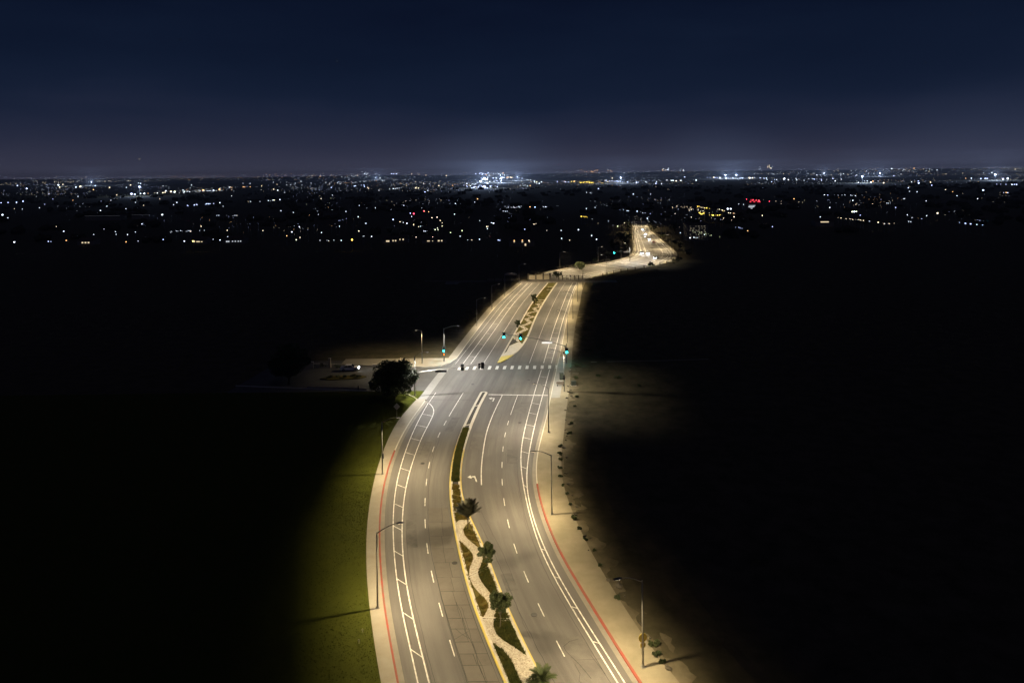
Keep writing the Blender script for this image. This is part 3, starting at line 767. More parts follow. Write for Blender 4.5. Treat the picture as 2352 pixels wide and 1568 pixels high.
def lamp_meshes(h, reach, rise, head="lamp_grey", lens="led_warm"):
    P = MB(); P.tube([(0, 0, 0.0), (0, 0, h * .5), (0, 0, h)], [0.105, 0.085, 0.065], 8)
    B = MB(); B.prism([(-.2, -.2), (.2, -.2), (.2, .2), (-.2, .2)], 0, .05); B.tube([(0, 0, .05), (0, 0, .28)], [.15, .12], 8)
    for sx in (-1, 1):
        for sy in (-1, 1): B.tube([(sx * .15, sy * .15, .05), (sx * .15, sy * .15, .10)], .02, 6)
    A = MB(); pts = []
    for i in range(9):
        t = i / 8; pts.append((reach * t, 0, h - .15 + rise * math.sin(t * math.pi / 2)))
    A.tube(pts, [.05 - .015 * i / 8 for i in range(9)], 6)
    zt = h - .15 + rise
    Hd = MB()                                            # flat tapering lantern
    prof = [(0, .05, .03), (.12, .10, .07), (.42, .16, .09), (.72, .15, .07), (.86, .09, .03)]
    for x, w, t in prof: Hd.v += [(reach - .05 + x, -w, zt - .02), (reach - .05 + x, w, zt - .02), (reach - .05 + x, w * .8, zt + t), (reach - .05 + x, -w * .8, zt + t)]
    for i in range(4):
        for k in range(4):
            a, c = i * 4 + k, i * 4 + (k + 1) % 4
            Hd.f.append((a, c, c + 4, a + 4)); Hd.m.append(0)
    Hd.f += [(3, 2, 1, 0), (16, 17, 18, 19)]; Hd.m += [0, 0]
    Ln = MB(); Ln.prism([(reach + .20, -.12), (reach + .68, -.11), (reach + .68, .11), (reach + .20, .12)], zt - .05, zt - .022)
    return P, B, A, Hd, Ln, zt
PROTO = {}
def street_lamp(x, y, rz, label, power=4200, col=WARM, h=8.4, reach=2.2, rise=0.75, group="street lamps along the avenue", front=(1.6, 4.2), back=(0.2, 1.15), lens="led_warm", detail=True):
    root = empty("street_lamp", (x, y, 0.14), rz)
    tag(root, label, "street lamp", group)
    key = (h, reach, rise, lens)
    if key not in PROTO:
        P, B, A, Hd, Ln, zt = lamp_meshes(h, reach, rise, lens=lens)
        a = P.build("pole", "galvanised", root, True); c = B.build("base_plate", "galvanised", root)
        d = A.build("arm", "galvanised", root, True); e = Hd.build("lantern", "lamp_grey", root)
        f = Ln.build("lens", lens, e)
        PROTO[key] = (a.data, c.data, d.data, e.data, f.data, zt)
    else:
        ds = PROTO[key]
        for nm, me in zip(("pole", "base_plate", "arm"), ds[:3]): link(bpy.data.objects.new(nm, me), root)
        e = link(bpy.data.objects.new("lantern", ds[3]), root)
        link(bpy.data.objects.new("lens", ds[4]), e)
    zt = PROTO[key][5]
    luminaire_light("lamp_light", (reach + .42, 0, zt - .10), 0, power, col, root, back, front)
    return root

PI = math.pi
street_lamp(-15.4, 78.8, 0.30, "tall curved-arm street lamp on the left sidewalk nearest the bottom edge", 11500, back=(.15, 1.4))
l2 = street_lamp(-21.3, 114.1, 0.05, "street lamp on the left sidewalk just below the diamond sign, small box on its pole", 11500, back=(.15, 1.4))
m = MB(); m.box((.16, 0, 2.9), (.2, .3, .75)); m.build("control_box", "lamp_grey", l2)
l3 = street_lamp(12.2, 68.9, PI + .30, "street lamp with round emblem sign on its pole at bottom right", 11500)
m = MB(); m.tube([(-.08, -.13, 2.75), (-.08, -.17, 2.75)], .44, 20); m.build("emblem_sign", "sign_yellow", l3)
m = MB()
m.tube([(-.08, -.175, 2.75), (-.08, -.185, 2.75)], .36, 20)
for k in range(7):
    t = k / 7 * 6.283; m.blob((-.08 + .2 * math.cos(t), -.195, 2.75 + .2 * math.sin(t)), (.07, .015, .09), k, 1)
m.build("emblem", ["sign_dark", "sign_yellow"], l3)
m = MB(); m.box((-.08, -.15, 3.30), (.24, .03, .2)); m.build("sign_plate", "sign_dark", l3)
m = MB()
for sx in (-1, 1): m.box((-.08 + sx * .16, -.15, 2.02), (.24, .03, .34))
m.build("sign_plate", "sign_yellow", l3)
street_lamp(5.1, 100.0, PI + .10, "street lamp on the right sidewalk, second up from the bottom, arm over the kerb", 11500)
street_lamp(6.3, 131.6, PI - .10, "street lamp on the right sidewalk just below the stop line", 11500, NEUTRAL)
street_lamp(11.0, 156.4, PI - .12, "street lamp at the right end of the stop line with small plates on its pole", 9000, (1.0, 0.90, 0.70), lens="led_white", back=(.4, 3.6))
street_lamp(15.3, 201.5, PI - .13, "street lamp right of the avenue just past the right signal mast", 11500, NEUTRAL, back=(.05, .75))
street_lamp(19.6, 234.4, PI - .13, "street lamp on the right, second past the crosswalk", 11500, WARM, back=(.05, .75))
street_lamp(24.1, 266.0, PI - .13, "street lamp on the right, third past the crosswalk", 11500, WARM, back=(.05, .75))
street_lamp(29.2, 298.0, PI - .13, "street lamp on the right, last before the cross street", 11500, WARM, back=(.05, .75))
street_lamp(-11.6, 224.5, -.13, "street lamp on the left, first past the crosswalk", 11500, NEUTRAL, back=(.05, .75))
street_lamp(-7.6, 252.4, -.13, "street lamp on the left, second past the crosswalk", 11500, WARM, back=(.05, .75))
street_lamp(-3.3, 280.1, -.13, "street lamp on the left, third past the crosswalk", 11500, WARM, back=(.05, .75))
street_lamp(2.6, 308.0, -.13, "street lamp on the left, last before the cross street", 11500, WARM, back=(.05, .75))
street_lamp(-5.0, 46.5, 0.38, "street lamp on the left sidewalk below the bottom edge of the view", 11500)
street_lamp(22.5, 38.5, PI + .36, "street lamp on the right sidewalk below the bottom edge of the view", 11500)
street_lamp(-23.4, 181.1, PI, "slim lamp with an arm bent left over the car park entrance", 5000, WARM, 8.2, 1.0, .35, group="lamps of the car park", back=(.8, 2.5))
# along the far bend
ORD = ['first', 'second', 'third', 'fourth', 'fifth', 'sixth', 'seventh', 'eighth', 'ninth', 'tenth', 'eleventh', 'twelfth', 'thirteenth', 'fourteenth', 'fifteenth', 'sixteenth', 'seventeenth', 'eighteenth', 'nineteenth', 'twentieth']
ORD += ['twenty-' + o for o in ORD[:9]] + ['thirtieth'] + ['thirty-' + o for o in ORD[:9]] + ['fortieth']
far_lamps = []
acc = 0; last = -99
for i in range(20, len(farpts) - 2):
    acc += math.dist(farpts[i], farpts[i - 1])
    if acc - last >= 27 and farpts[i][1] < 640:
        last = acc; far_lamps.append(i)
for j, i in enumerate(far_lamps):
    p, q = farpts[i], farpts[i + 1]; ang = math.atan2(q[1] - p[1], q[0] - p[0])
    for s, word in ((-1, "left"), (1, "right")):
        if s > 0 and j % 2: continue
        e = offset_pts(farpts, s * 13.6, FK)[i]
        street_lamp(e[0], e[1], ang + (PI / 2 if s > 0 else -PI / 2), "far street lamp %s of the distant bend, %s from the cross street" % (word, ORD[j]), 11000, WARM, back=(.1, .6), lens='led_far', group="street lamps of the distant bend", detail=False)

# ------------------------------------------------------------------ traffic signals
def signal_head(parent, loc, face, lit=None, plate=True):
    """three-lamp head; face = rotation about z of its front (front looks along local -y)"""
    r = MB()
    r.box((0, 0, 0), (.36, .26, 1.1))
    hd = r.build("signal_head", "signal_black", parent, loc=loc, rz=face)
    if plate:
        p = MB(); p.prism([(-.36, .10), (.36, .10), (.36, .13), (-.36, .13)], -.72, .72); p.build("backplate", "backplate_grey", hd)
    for i, z in enumerate((.36, 0, -.36)):
        v = MB(); ang = [PI * (0.0 + k / 8) for k in range(9)]
        for k in range(9):
            for yy in (-.13, -.36): v.v.append((.16 * math.cos(ang[k]), yy, z + .16 * math.sin(ang[k])))
        for k in range(8): v.f.append((2 * k, 2 * k + 1, 2 * k + 3, 2 * k + 2)); v.m.append(0)
        v.build("visor", "signal_black", hd)
        L = MB(); L.tube([(0, -.13, z), (0, -.155, z)], .20, 14)
        on = lit == i
        L.build("lens", "signal_green" if on else "signal_black", hd)
        if on:
            g = bpy.data.lights.new("signal_glow", 'POINT'); g.energy = 130; g.color = (.08, .80, .80); g.shadow_soft_size = .12
            go = bpy.data.objects.new("signal_glow", g); go.location = (0, -.55, z - .1); link(go, hd)
    return hd
def mast(base, tip, z0, z1, h, label, heads, sign=None, pole_heads=(), lamp=None, name="traffic_signal"):
    bx_, by_ = base; root = empty(name, (bx_, by_, 0.14)); tag(root, label, "traffic signal", "traffic signals of the avenue")
    m = MB(); m.tube([(0, 0, 0), (0, 0, h)], [.16, .10], 10); m.build("pole", "galvanised", root, True)
    m = MB(); m.tube([(0, 0, 0), (0, 0, .3)], [.3, .2], 10); m.build("base", "galvanised", root)
    dx, dy = tip[0] - bx_, tip[1] - by_; L = math.hypot(dx, dy)
    def P(t): return (dx * t, dy * t, z0 + (z1 - z0) * (1 - (1 - t) ** 1.7))
    if L > 1:
        m = MB(); m.tube([P(i / 12) for i in range(13)], [.11 - .055 * i / 12 for i in range(13)], 8); m.build("mast_arm", "galvanised", root, True)
    for t, face, lit in heads:
        p = P(t); signal_head(root, (p[0], p[1] - .02 + (.2 if face else -.2), p[2] - .1), face, lit, abs(face - PI * .5) > .1)
    for loc, face, lit in pole_heads: signal_head(root, loc, face, lit, True)
    if sign:
        t, w, front, back_ = sign; p = P(t)
        m = MB(); m.box((p[0], p[1], p[2] - .42), (w, .06, .5)); s = m.build("street_name_sign", back_, root)
        f = MB(); f.box((p[0], p[1] - .035, p[2] - .42), (w - .1, .02, .42))
        f.build("sign_face", front, s)
        for k in (-1, 1):
            q = MB(); q.tube([(p[0] + k * w * .3, p[1], p[2] - .17), (p[0] + k * w * .3, p[1], p[2])], .02, 6); q.build("hanger", "galvanised", s)
    if lamp:
        ang, reach, power, col = lamp
        pts = [(reach * t * math.cos(ang), reach * t * math.sin(ang), h - .2 + .9 * math.sin(t * PI / 2)) for t in [i / 8 for i in range(9)]]
        m = MB(); m.tube(pts, .045, 6); m.build("lamp_arm", "galvanised", root, True)
        e = pts[-1]
        m = MB(); m.box((e[0] + .3 * math.cos(ang), e[1] + .3 * math.sin(ang), e[2] + .03), (.8, .3, .12), ang, taper=.8); ln = m.build("lantern", "lamp_grey", root)
        m = MB(); m.box((e[0] + .35 * math.cos(ang), e[1] + .35 * math.sin(ang), e[2] - .045), (.5, .22, .02), ang); m.build("lens", "led_white", ln)
        luminaire_light("lamp_light", (e[0] + .35 * math.cos(ang), e[1] + .35 * math.sin(ang), e[2] - .12), ang, power, col, root, back=(.2, 2.0))
    return root
mast((-21.6, 154.6), (-6.1, 157.2), 4.9, 5.75, 8.6, "traffic signal mast reaching in from the left over the road, heads seen from behind",
     [(.66, PI, None), (.945, PI, None), (.895, PI * .5, None)], (.36, 2.5, "signal_black", "signal_black"), lamp=(.15, 2.4, 13500, COOL))
ms = mast((13.3, 179.3), (-3.2, 178.6), 4.3, 7.55, 4.7, "traffic signal mast reaching in from the right with green lights and a lit white sign",
     [(.955, 0, 2), (.70, 0, 2)], (.30, 2.7, "lit_sign", "sign_back"), [((.0, -.32, 3.3), 0, 2)])
m = MB(); m.tube([(0, 0, 4.7), (0, 0, 5.0)], [.12, .05], 8); m.build("pole_cap", "signal_black", ms)
ml = mast((-18.0, 183.0), (-18.0, 183.0), 4, 4, 8.4, "signal pole on the far left corner with a green light and an orange hand",
     [], None, [((.0, -.32, 3.1), 0, 2)], lamp=(-.1, 3.4, 12000, COOL))
m = MB(); m.box((0, -.26, 1.75), (.42, .2, .42)); ph = m.build("pedestrian_signal", "signal_black", ml)
m = MB(); m.box((.02, -.365, 1.68), (.16, .012, .16))
for k in range(4): m.box((-.04 + k * .045, -.365, 1.82), (.03, .012, .14 - .02 * abs(k - 1.5)))
m.box((.125, -.365, 1.72), (.05, .012, .04), 0)
m.build("hand_symbol", "signal_orange", ph)
mf = mast((63.5, 386.0), (53.6, 378.0), 5.2, 6.0, 8.6, "far traffic signal mast with one green light at the start of the distant bend",
     [(.97, 0, 2), (.5, 0, None)], (.25, 2.4, "sign_back", "sign_back"), lamp=(-.6, 2.4, 9000, COOL))
p = MB()
for yy in (.28, -.28): pass
# small plates on the pole at the stop line
for o_ in [ob for ob in scene.objects if ob.get("label", "").startswith("street lamp at the right end of the stop line")]:
    m = MB(); m.box((.0, -.14, 7.0), (.3, .03, .45)); m.box((.0, -.14, 6.45), (.24, .03, .3)); m.build("sign_plate", "sign_back", o_)
    m = MB(); m.box((0, .0, 8.55), (.22, .22, .25)); m.build("photocell", "signal_black", o_)
    signal_head(o_, (-.0, .34, 3.2), PI, None, False)

# ------------------------------------------------------------------ signs and small street furniture
r = empty("diamond_sign", (-23.2, 140.2, 0.1)); tag(r, "grey back of a diamond warning sign on a thin post in the left grass", "road sign")
m = MB(); m.tube([(0, 0, 0), (0, 0, 2.6)], .035, 6); m.build("post", "galvanised", r)
m = MB(); s = .66
m.add([(0, -.02, 2.35 - s), (s, -.02, 2.35), (0, -.02, 2.35 + s), (-s, -.02, 2.35), (0, .02, 2.35 - s), (s, .02, 2.35), (0, .02, 2.35 + s), (-s, .02, 2.35)],
      [(0, 1, 2, 3), (7, 6, 5, 4), (0, 4, 5, 1), (1, 5, 6, 2), (2, 6, 7, 3), (3, 7, 4, 0)])
pl = m.build("sign_plate", "sign_back", r)
m = MB(); m.box((0, -.035, 2.62), (.5, .02, .05)); m.box((0, -.035, 2.12), (.5, .02, .05)); m.build("brace", "galvanised", pl)
def cabinet(x, y, rz, sx, sy, sz, label):
    r = empty("utility_cabinet", (x, y, 0.15), rz); tag(r, label, "cabinet", "utility cabinets at the corner")
    m = MB(); m.box((0, 0, .05), (sx + .15, sy + .15, .1)); m.build("plinth", "kerb_concrete", r)
    m = MB(); m.box((0, 0, .1 + sz / 2), (sx, sy, sz)); bd = m.build("body", "cabinet_green", r)
    m = MB(); m.box((0, 0, .13 + sz), (sx + .1, sy + .1, .06), taper=.85); m.build("roof", "cabinet_green", r)
    m = MB(); m.box((0, -sy / 2 - .012, .1 + sz * .5), (sx * .86, .02, sz * .86)); d = m.build("door", "cabinet_green", r)
    m = MB(); m.box((sx * .3, -sy / 2 - .035, .1 + sz * .5), (.03, .03, .16)); m.build("handle", "galvanised", d)
cabinet(11.0, 165.0, .1, .9, .6, 1.5, "dark green utility cabinet standing near the right end of the crosswalk")
cabinet(13.4, 160.6, .1, 1.1, .5, .9, "low dark utility box on the right sidewalk beside the stop line")
r = empty("bench", (10.4, 160.2, 0.15), PI / 2 * 0 + .1); tag(r, "small slatted bench on the right sidewalk by the junction", "bench")
for k in range(4): m = MB(); m.box((0, -.2 + k * .13, .45), (1.7, .10, .04)); m.build("slat", "timber", r)
for k in range(2): m = MB(); m.box((0, .27, .65 + k * .17), (1.7, .04, .12)); m.build("back_slat", "timber", r)
for s in (-1, 1): m = MB(); m.box((s * .7, 0, .22), (.06, .42, .44)); m.build("leg", "signal_black", r)

# ------------------------------------------------------------------ trees, palms, shrubs
def leaves_mesh(name, centres, radii, per, size, material, parent, seed=0, flat=0.0):
    g = np.random.default_rng(seed); V = []; F = []
    tot = 0; allv = []
    for (c, r) in zip(centres, radii):
        n = per
        d = g.normal(size=(n, 3)); d /= np.linalg.norm(d, axis=1)[:, None]
        rad = r * (0.45 + 0.6 * g.random(n) ** 0.6)
        p = np.array(c) + d * rad[:, None] * np.array([1, 1, .8])
        a = g.normal(size=(n, 3)) + d * .4; a /= np.linalg.norm(a, axis=1)[:, None]
        bb = np.cross(a, g.normal(size=(n, 3))); bb /= np.linalg.norm(bb, axis=1)[:, None]
        L = size * (0.6 + 0.8 * g.random(n))[:, None]; W = L * .42
        q = np.stack([p - a * L * .5, p + bb * W * .5, p + a * L * .5, p - bb * W * .5], 1)
        allv.append(q.reshape(-1, 3))
    v = np.concatenate(allv); nq = len(v) // 4
    me = bpy.data.meshes.new(name)
    me.from_pydata(v.tolist(), [], np.arange(nq * 4).reshape(-1, 4).tolist())
    me.materials.append(MATS[material]); me.update()
    return link(bpy.data.objects.new(name, me), parent)
def tree(name, x, y, z, h, w, trunk_h, label, leafmat, seed, clumps=60, per=160, size=.3, barkmat="bark", cat="tree", group=None, trunk_r=.2, squash=.5):
    r = empty(name, (x, y, z)); tag(r, label, cat, group); q = random.Random(seed)
    cz = trunk_h + (h - trunk_h) * .5; rz = (h - trunk_h) * .5; cs = []; rs = []
    for i in range(clumps):
        t = q.uniform(0, 6.283); u = q.uniform(-1, 1); k = q.random() ** .45
        s = math.sqrt(1 - u * u) * k
        wob = 1 + .22 * math.sin(3 * t + seed) + .12 * math.sin(5 * t)
        cs.append((w / 2 * .80 * s * math.cos(t) * wob, w / 2 * .80 * s * math.sin(t) * wob, cz + rz * .82 * u * k)); rs.append(w * q.uniform(.07, .145))
    T = MB(); T.tube([(0, 0, -.1), (.04, .02, trunk_h * .6), (0, .05, trunk_h + rz * .5)], [trunk_r, trunk_r * .8, trunk_r * .45], 8)
    for i in range(0, clumps, max(1, clumps // 14)):
        c = cs[i]; T.tube([(0, 0, trunk_h * .8), (c[0] * .45, c[1] * .45, (trunk_h + c[2]) * .5), c], [trunk_r * .45, trunk_r * .25, trunk_r * .07], 5)
    T.build("trunk", barkmat, r, True)
    leaves_mesh("crown", cs, rs, per, size, leafmat, r, seed)
    return r
tree("roadside_tree", -25.6, 151.8, .05, 8.6, 12.2, 1.2, "big dark rounded tree at the left corner of the junction", "leaf_dark", 3, 110, 260, .42, trunk_r=.32)
tree("roadside_tree", -52, 164, -.05, 9.5, 10.5, 1.8, "barely lit dark tree left of the car park", "leaf_dark", 9, 80, 200, .42, trunk_r=.28)
tree("median_tree", -3.55, 86.2, .13, 3.4, 2.6, .9, "bushy young tree in the median, second from the bottom, beside a double cross band", "leaf_green", 5, 34, 150, .20, "pale_bark", trunk_r=.05, group="trees of the median")
tree("median_tree", -1.75, 75.1, .13, 4.0, 2.9, 1.6, "young tree with bare lower trunk just below the lowest cross band of the median", "leaf_green", 8, 34, 150, .20, "pale_bark", trunk_r=.05, group="trees of the median")
tree("median_tree", 1.3, 217.8, .13, 3.6, 2.2, .8, "dark young tree in the median just past the green lights", "leaf_dark", 12, 24, 90, .25, trunk_r=.06, group="trees of the median")
tree("median_tree", 7.6, 259.0, .13, 5.2, 3.2, .6, "dark dense tree in the far median before the grass strip", "leaf_dark", 13, 26, 100, .28, trunk_r=.08, group="trees of the median")
tree("roadside_tree", 20.0, 326.0, 0, 3.8, 4.8, .5, "dark round tree beside the beige panel wall", "leaf_dark", 14, 24, 70, .35, trunk_r=.1)
tree("roadside_tree", 33.0, 352.0, 0, 4.6, 8.0, .6, "spreading tree behind the far bend's fence", "leaf_green", 15, 30, 70, .4, trunk_r=.12)
tree("roadside_tree", 62.0, 440.0, 0, 7.5, 9.0, 1.4, "dark tree on the left of the distant bend", "leaf_dark", 16, 30, 60, .5, trunk_r=.15)
tree("roadside_tree", 74.0, 480.0, 0, 8.5, 10.0, 1.4, "tall dark tree hiding the left edge of the farthest stretch", "leaf_dark", 17, 30, 60, .5, trunk_r=.15)
tree("roadside_tree", 128.0, 560.0, 0, 9.5, 11.0, 1.4, "dark tree right of the farthest stretch of road", "leaf_dark", 18, 30, 60, .5, trunk_r=.15)

for j, i in enumerate((30, 36, 44, 51, 58, 66, 75, 82)):
    for s_, wd in ((-1, "left"), (1, "right")):
        pp = offset_pts(farpts, s_ * (17.5 + (j * 7 % 5)), FK)[i]
        tree("roadside_tree", pp[0], pp[1], 0, 3.2 + (j * 5 % 4), 4.5 + (j * 3 % 4), .6, "%s bushy tree on the %s shoulder of the distant bend" % (ORD[j], wd), "leaf_dark", 160 + j * 2 + s_, 14, 50, .45, trunk_r=.1, group="trees along the distant bend")

def frond(parent, base, azim, elev, L, droop, material, leaflets=16, lw=.34, name="frond"):
    """a palm frond: rib with narrow leaflets on both sides"""
    m = MB(); ca, sa = math.cos(azim), math.sin(azim); pts = []
    for i in range(9):
        t = i / 8; e = elev - droop * t * t
        if i == 0: p = Vector(base)
        else: p = pts[-1] + Vector((ca * math.cos(e), sa * math.cos(e), math.sin(e))) * L / 8
        pts.append(p)
    m.tube(pts, [.022 * (1 - i / 9) + .004 for i in range(9)], 4)
    side = Vector((-sa, ca, 0))
    for k in range(leaflets):
        t = .12 + .88 * k / leaflets; i = min(int(t * 8), 7); p = pts[i].lerp(pts[i + 1], t * 8 - i); d = (pts[i + 1] - pts[i]).normalized()
        ll = lw * L * (math.sin(PI * min(1, t * .9 + .12)) * .9 + .1)
        for s in (-1, 1):
            tip = p + (side * s * .75 + d * .75 + Vector((0, 0, .15))).normalized() * ll
            w = d * .06 * L / 1.5
            m.add([p - w, p + w, tip], [(0, 1, 2)])
    return m.build(name, material, parent)
def palm(x, y, z, trunk_h, L, n, label, elev, droop, seed, group="trees of the median", material="leaf_palm"):
    r = empty("palm", (x, y, z)); tag(r, label, "palm", group); q = random.Random(seed)
    m = MB(); m.tube([(0, 0, -.1), (.03, 0, trunk_h * .5), (0, 0, trunk_h)], [.07, .06, .10], 8); m.build("trunk", "bark", r, True)
    for i in range(n):
        frond(r, (0, 0, trunk_h - .03), i * 2.399 + q.uniform(-.2, .2), elev[0] + (elev[1] - elev[0]) * (i / n) + q.uniform(-.1, .1), L * q.uniform(.8, 1.1), droop * q.uniform(.6, 1.2), material, 18)
    return r
palm(-6.48, 96.2, .13, 1.5, 2.5, 46, "upright dark palm in the median where the gravel path begins", (1.5, .55), .45, 2)
palm(2.35, 66.6, .13, .5, 1.5, 26, "low green palm in the median cut by the bottom edge", (1.35, .05), .8, 4, material="leaf_green")
r = empty("flowering_shrub", (1.55, 66.9, .14)); tag(r, "small shrub with pale blossoms beside the lowest palm of the median", "shrub")
leaves_mesh("foliage", [(q * .3 - .3, (q % 2) * .3, .25) for q in range(3)], [.4, .45, .4], 140, .14, "leaf_green", r, 40)
leaves_mesh("blossom", [(q * .3 - .3, (q % 2) * .3, .38) for q in range(3)], [.4, .42, .4], 14, .10, "petal", r, 41)

def shrub(x, y, z, w, h, label, seed, material="leaf_dark", per=70, group="shrubs along the right sidewalk", size=.16):
    r = empty("shrub", (x, y, z)); tag(r, label, "shrub", group); q = random.Random(seed); n = 7
    cs = [(q.uniform(-.5, .5) * w * .7, q.uniform(-.5, .5) * w * .7, h * q.uniform(.15, .5)) for _ in range(n)]
    leaves_mesh("foliage", cs, [w * .20] * n, per, size, material, r, seed)
    m = MB()
    for c in cs[:4]: m.tube([(0, 0, -.05), (c[0] * .5, c[1] * .5, c[2] * .6), c], [.03, .02, .008], 5)
    m.build("stems", "bark", r)
    return r
k = 0
SHRUBS = [(8.0, 124.8, 1.0, .8), (7.7, 121.0, .9, 1.0), (7.6, 118.9, .7, .6), (7.3, 115.5, .8, .6), (7.2, 112.3, .7, .5), (7.35, 109.0, .6, .6), (7.7, 106.0, .5, .9),
                     (7.9, 102.8, .6, .6), (8.2, 98.4, 1.1, .9), (8.6, 95.8, .6, .5), (9.1, 92.9, .7, .6), (9.9, 90.2, .5, .5), (10.2, 86.8, .6, .5), (11.3, 80.1, .8, .5), (13.9, 72.2, 1.2, .9),
                     (13.9, 70.6, 1.1, .7), (14.2, 69.6, .8, .5), (15.8, 176, 1.6, 1.2), (14.4, 166, 1.0, 1.2), (14.0, 162, .9, .9), (13.4, 152, .8, .7), (12.4, 146, .7, .6), (10.8, 136, .9, .8), (10.1, 131, 1.0, .7),
                     (20.5, 205, 3.2, 1.6), (22.5, 217, 3.8, 1.9), (24.0, 228, 3.2, 1.7), (26, 240, 4.2, 2.0), (24, 196, 3.0, 1.3), (20.0, 192, 2.4, 1.1), (31, 262, 4.0, 2.0), (20, 168, 1.6, .5), (24, 166.4, 2.2, .6), (28, 160, 1.2, .4)]
def stretch_of(y):
    for lim, word in ((78, "by the lowest lamp"), (100, "between the two lowest lamps"), (131, "between the second and third lamp"), (157, "below the stop line"), (182, "beside the junction"), (999, "past the crosswalk")):
        if y < lim: return word
SHRUBS.sort(key=lambda t: t[1]); seen = {}
for (x, y, w, h) in SHRUBS:
    k += 1; st = stretch_of(y); seen[st] = seen.get(st, 0) + 1
    shrub(x, y, .1, w, h, "%s shrub on the right verge %s, %s from below" % ("large" if w > 2 else ("bushy" if w > .9 else "small"), st, ORD[seen[st] - 1]), 100 + k, "leaf_dark" if k % 3 else "leaf_green")
for j, (x, y) in enumerate([(-12.5, 232), (-11.0, 238), (-9.6, 244), (-12.6, 246)]):
    shrub(x - 3, y, .08, 2.6, 1.5, "ragged shrub on the left bank past the crosswalk, %s from below" % ORD[j], 300 + j, group="shrubs on the left bank")
seen = {}
for j in range(34):
    q = random.Random(900 + j); y = 66 + j * 3.3 + q.uniform(-3, 3)
    x = Rwalk(y) + q.uniform(-.4, .9)
    if y > 176: break
    m = MB(); s = q.uniform(.12, .34)
    m.blob((0, 0, s * .35), (s, s * q.uniform(.7, 1.6), s * .5), j, 0, .38)
    rk = m.build("boulder", "rock", None, loc=(x, y, .13), rz=q.uniform(0, 6))
    st = stretch_of(y); seen[st] = seen.get(st, 0) + 1
    tag(rk, "dark boulder edging the right sidewalk %s, %s from below" % (st, ORD[seen[st] - 1]), "rock", "boulders edging the right sidewalk")
m = MB(); m.blob((0, 0, .2), (.45, .4, .35), 77, 0, .15); tag(m.build("boulder", "rock", None, loc=(11.9, 82.2, .1)), "larger round boulder alone on the right verge, near the lowest right lamp's head", "rock", None)

# ------------------------------------------------------------------ small markers
for j, (x, y) in enumerate([(-16.2, 74.6), (-16.2, 72.9)]):
    m = MB(); m.tube([(0, 0, 0), (0, 0, .3)], .03, 6); m.box((0, 0, .36), (.16, .05, .14))
    tag(m.build("marker_stake", "petal", None, loc=(x, y, .08)), "%s of two small pale marker stakes in the grass left of the lowest left lamp" % ("upper", "lower")[j], "marker", "marker stakes in the grass")

# ------------------------------------------------------------------ car park and vehicles
def car(x, y, rz, label, paint, lights=True, name="parked_car", beam=60, group=None):
    """saloon, nose along local +x"""
    r = empty(name, (x, y, 0.0), rz); tag(r, label, "car", group)
    side = [(-2.28, .38), (-2.30, .75), (-2.1, .93), (-1.55, .98), (-.95, 1.38), (.45, 1.42), (1.15, .98), (2.0, .86), (2.27, .68), (2.28, .35), (1.85, .26), (-1.9, .26)]
    b = MB(); n = len(side)
    def hw(x_, z): return (.88 if z < .97 else .66) * (1 - .10 * max(0, abs(x_) - 1.6))
    for s in (-1, 1): b.v += [(px, s * hw(px, pz), pz) for px, pz in side]
    b.f.append(tuple(range(n))); b.f.append(tuple(range(n, 2 * n))[::-1])
    for i in range(n): b.f.append((i, n + i, n + (i + 1) % n, (i + 1) % n))
    b.m = [0] * len(b.f); body = b.build("body", paint, r)
    for nm, q in (("windscreen", [(.50, 1.40), (1.10, 1.01)]), ("rear_window", [(-1.50, 1.01), (-.99, 1.38)])):
        g = MB(); (xa, za), (xb, zb) = q; off = .012 if nm == "windscreen" else -.012
        ya = .60 if za > 1.2 else .80; yb = .60 if zb > 1.2 else .80
        g.add([(xa + off, -ya, za + .012), (xa + off, ya, za + .012), (xb + off, yb, zb + .012), (xb + off, -yb, zb + .012)], [(0, 1, 2, 3)]); g.build(nm, "car_glass", r)
    for s in (-1, 1):
        for xa, xb in ((-1.25, -.35), (-.27, .85)):
            g = MB(); tx0, tx1 = max(xa, -.92), min(xb, .42)
            g.add([(xa, s * .868, 1.01), (xb, s * .868, 1.01), (tx1, s * .69, 1.36), (tx0, s * .69, 1.36)], [(0, 1, 2, 3)]); g.build("side_window", "car_glass", r)
        for wx in (-1.38, 1.42):
            t = MB(); t.tube([(wx, s * .70, .32), (wx, s * .90, .32)], .32, 16); w = t.build("wheel", "tyre", r)
            t = MB(); t.tube([(wx, s * .885, .32), (wx, s * .912, .32)], .2, 12); t.build("rim", "rim", w)
        h = MB(); h.box((2.22, s * .62, .66), (.12, .36, .16)); h.build("headlight", "headlight" if lights else "car_glass", r)
        h = MB(); h.box((-2.26, s * .62, .78), (.08, .34, .14)); h.build("tail_light", "taillight" if lights and name == "car" else "car_glass", r)
        m = MB(); m.box((.75, s * .98, 1.0), (.14, .2, .12)); m.build("mirror", paint, r)
        if lights:
            L = bpy.data.lights.new("headlight_beam", 'SPOT'); L.energy = beam * 40; L.color = (.9, .95, 1); L.spot_size = math.radians(46); L.spot_blend = .8; L.shadow_soft_size = .08
            lo = bpy.data.objects.new("headlight_beam", L); lo.location = (2.42, s * .62, .66); lo.rotation_euler = (math.radians(84), 0, math.radians(-90)); link(lo, r)
    return r
car(-40.6, 175.6, .05, "white car with its headlights on in the car park", "car_white", beam=8)
car(76.2, 421.0, math.radians(-97), "far oncoming car with bright headlights on the distant bend, left one of a pair", "car_grey", name="car", beam=40)
car(79.7, 420.7, math.radians(-97), "far oncoming car with bright headlights on the distant bend, right one of a pair", "car_white", name="car", beam=40)
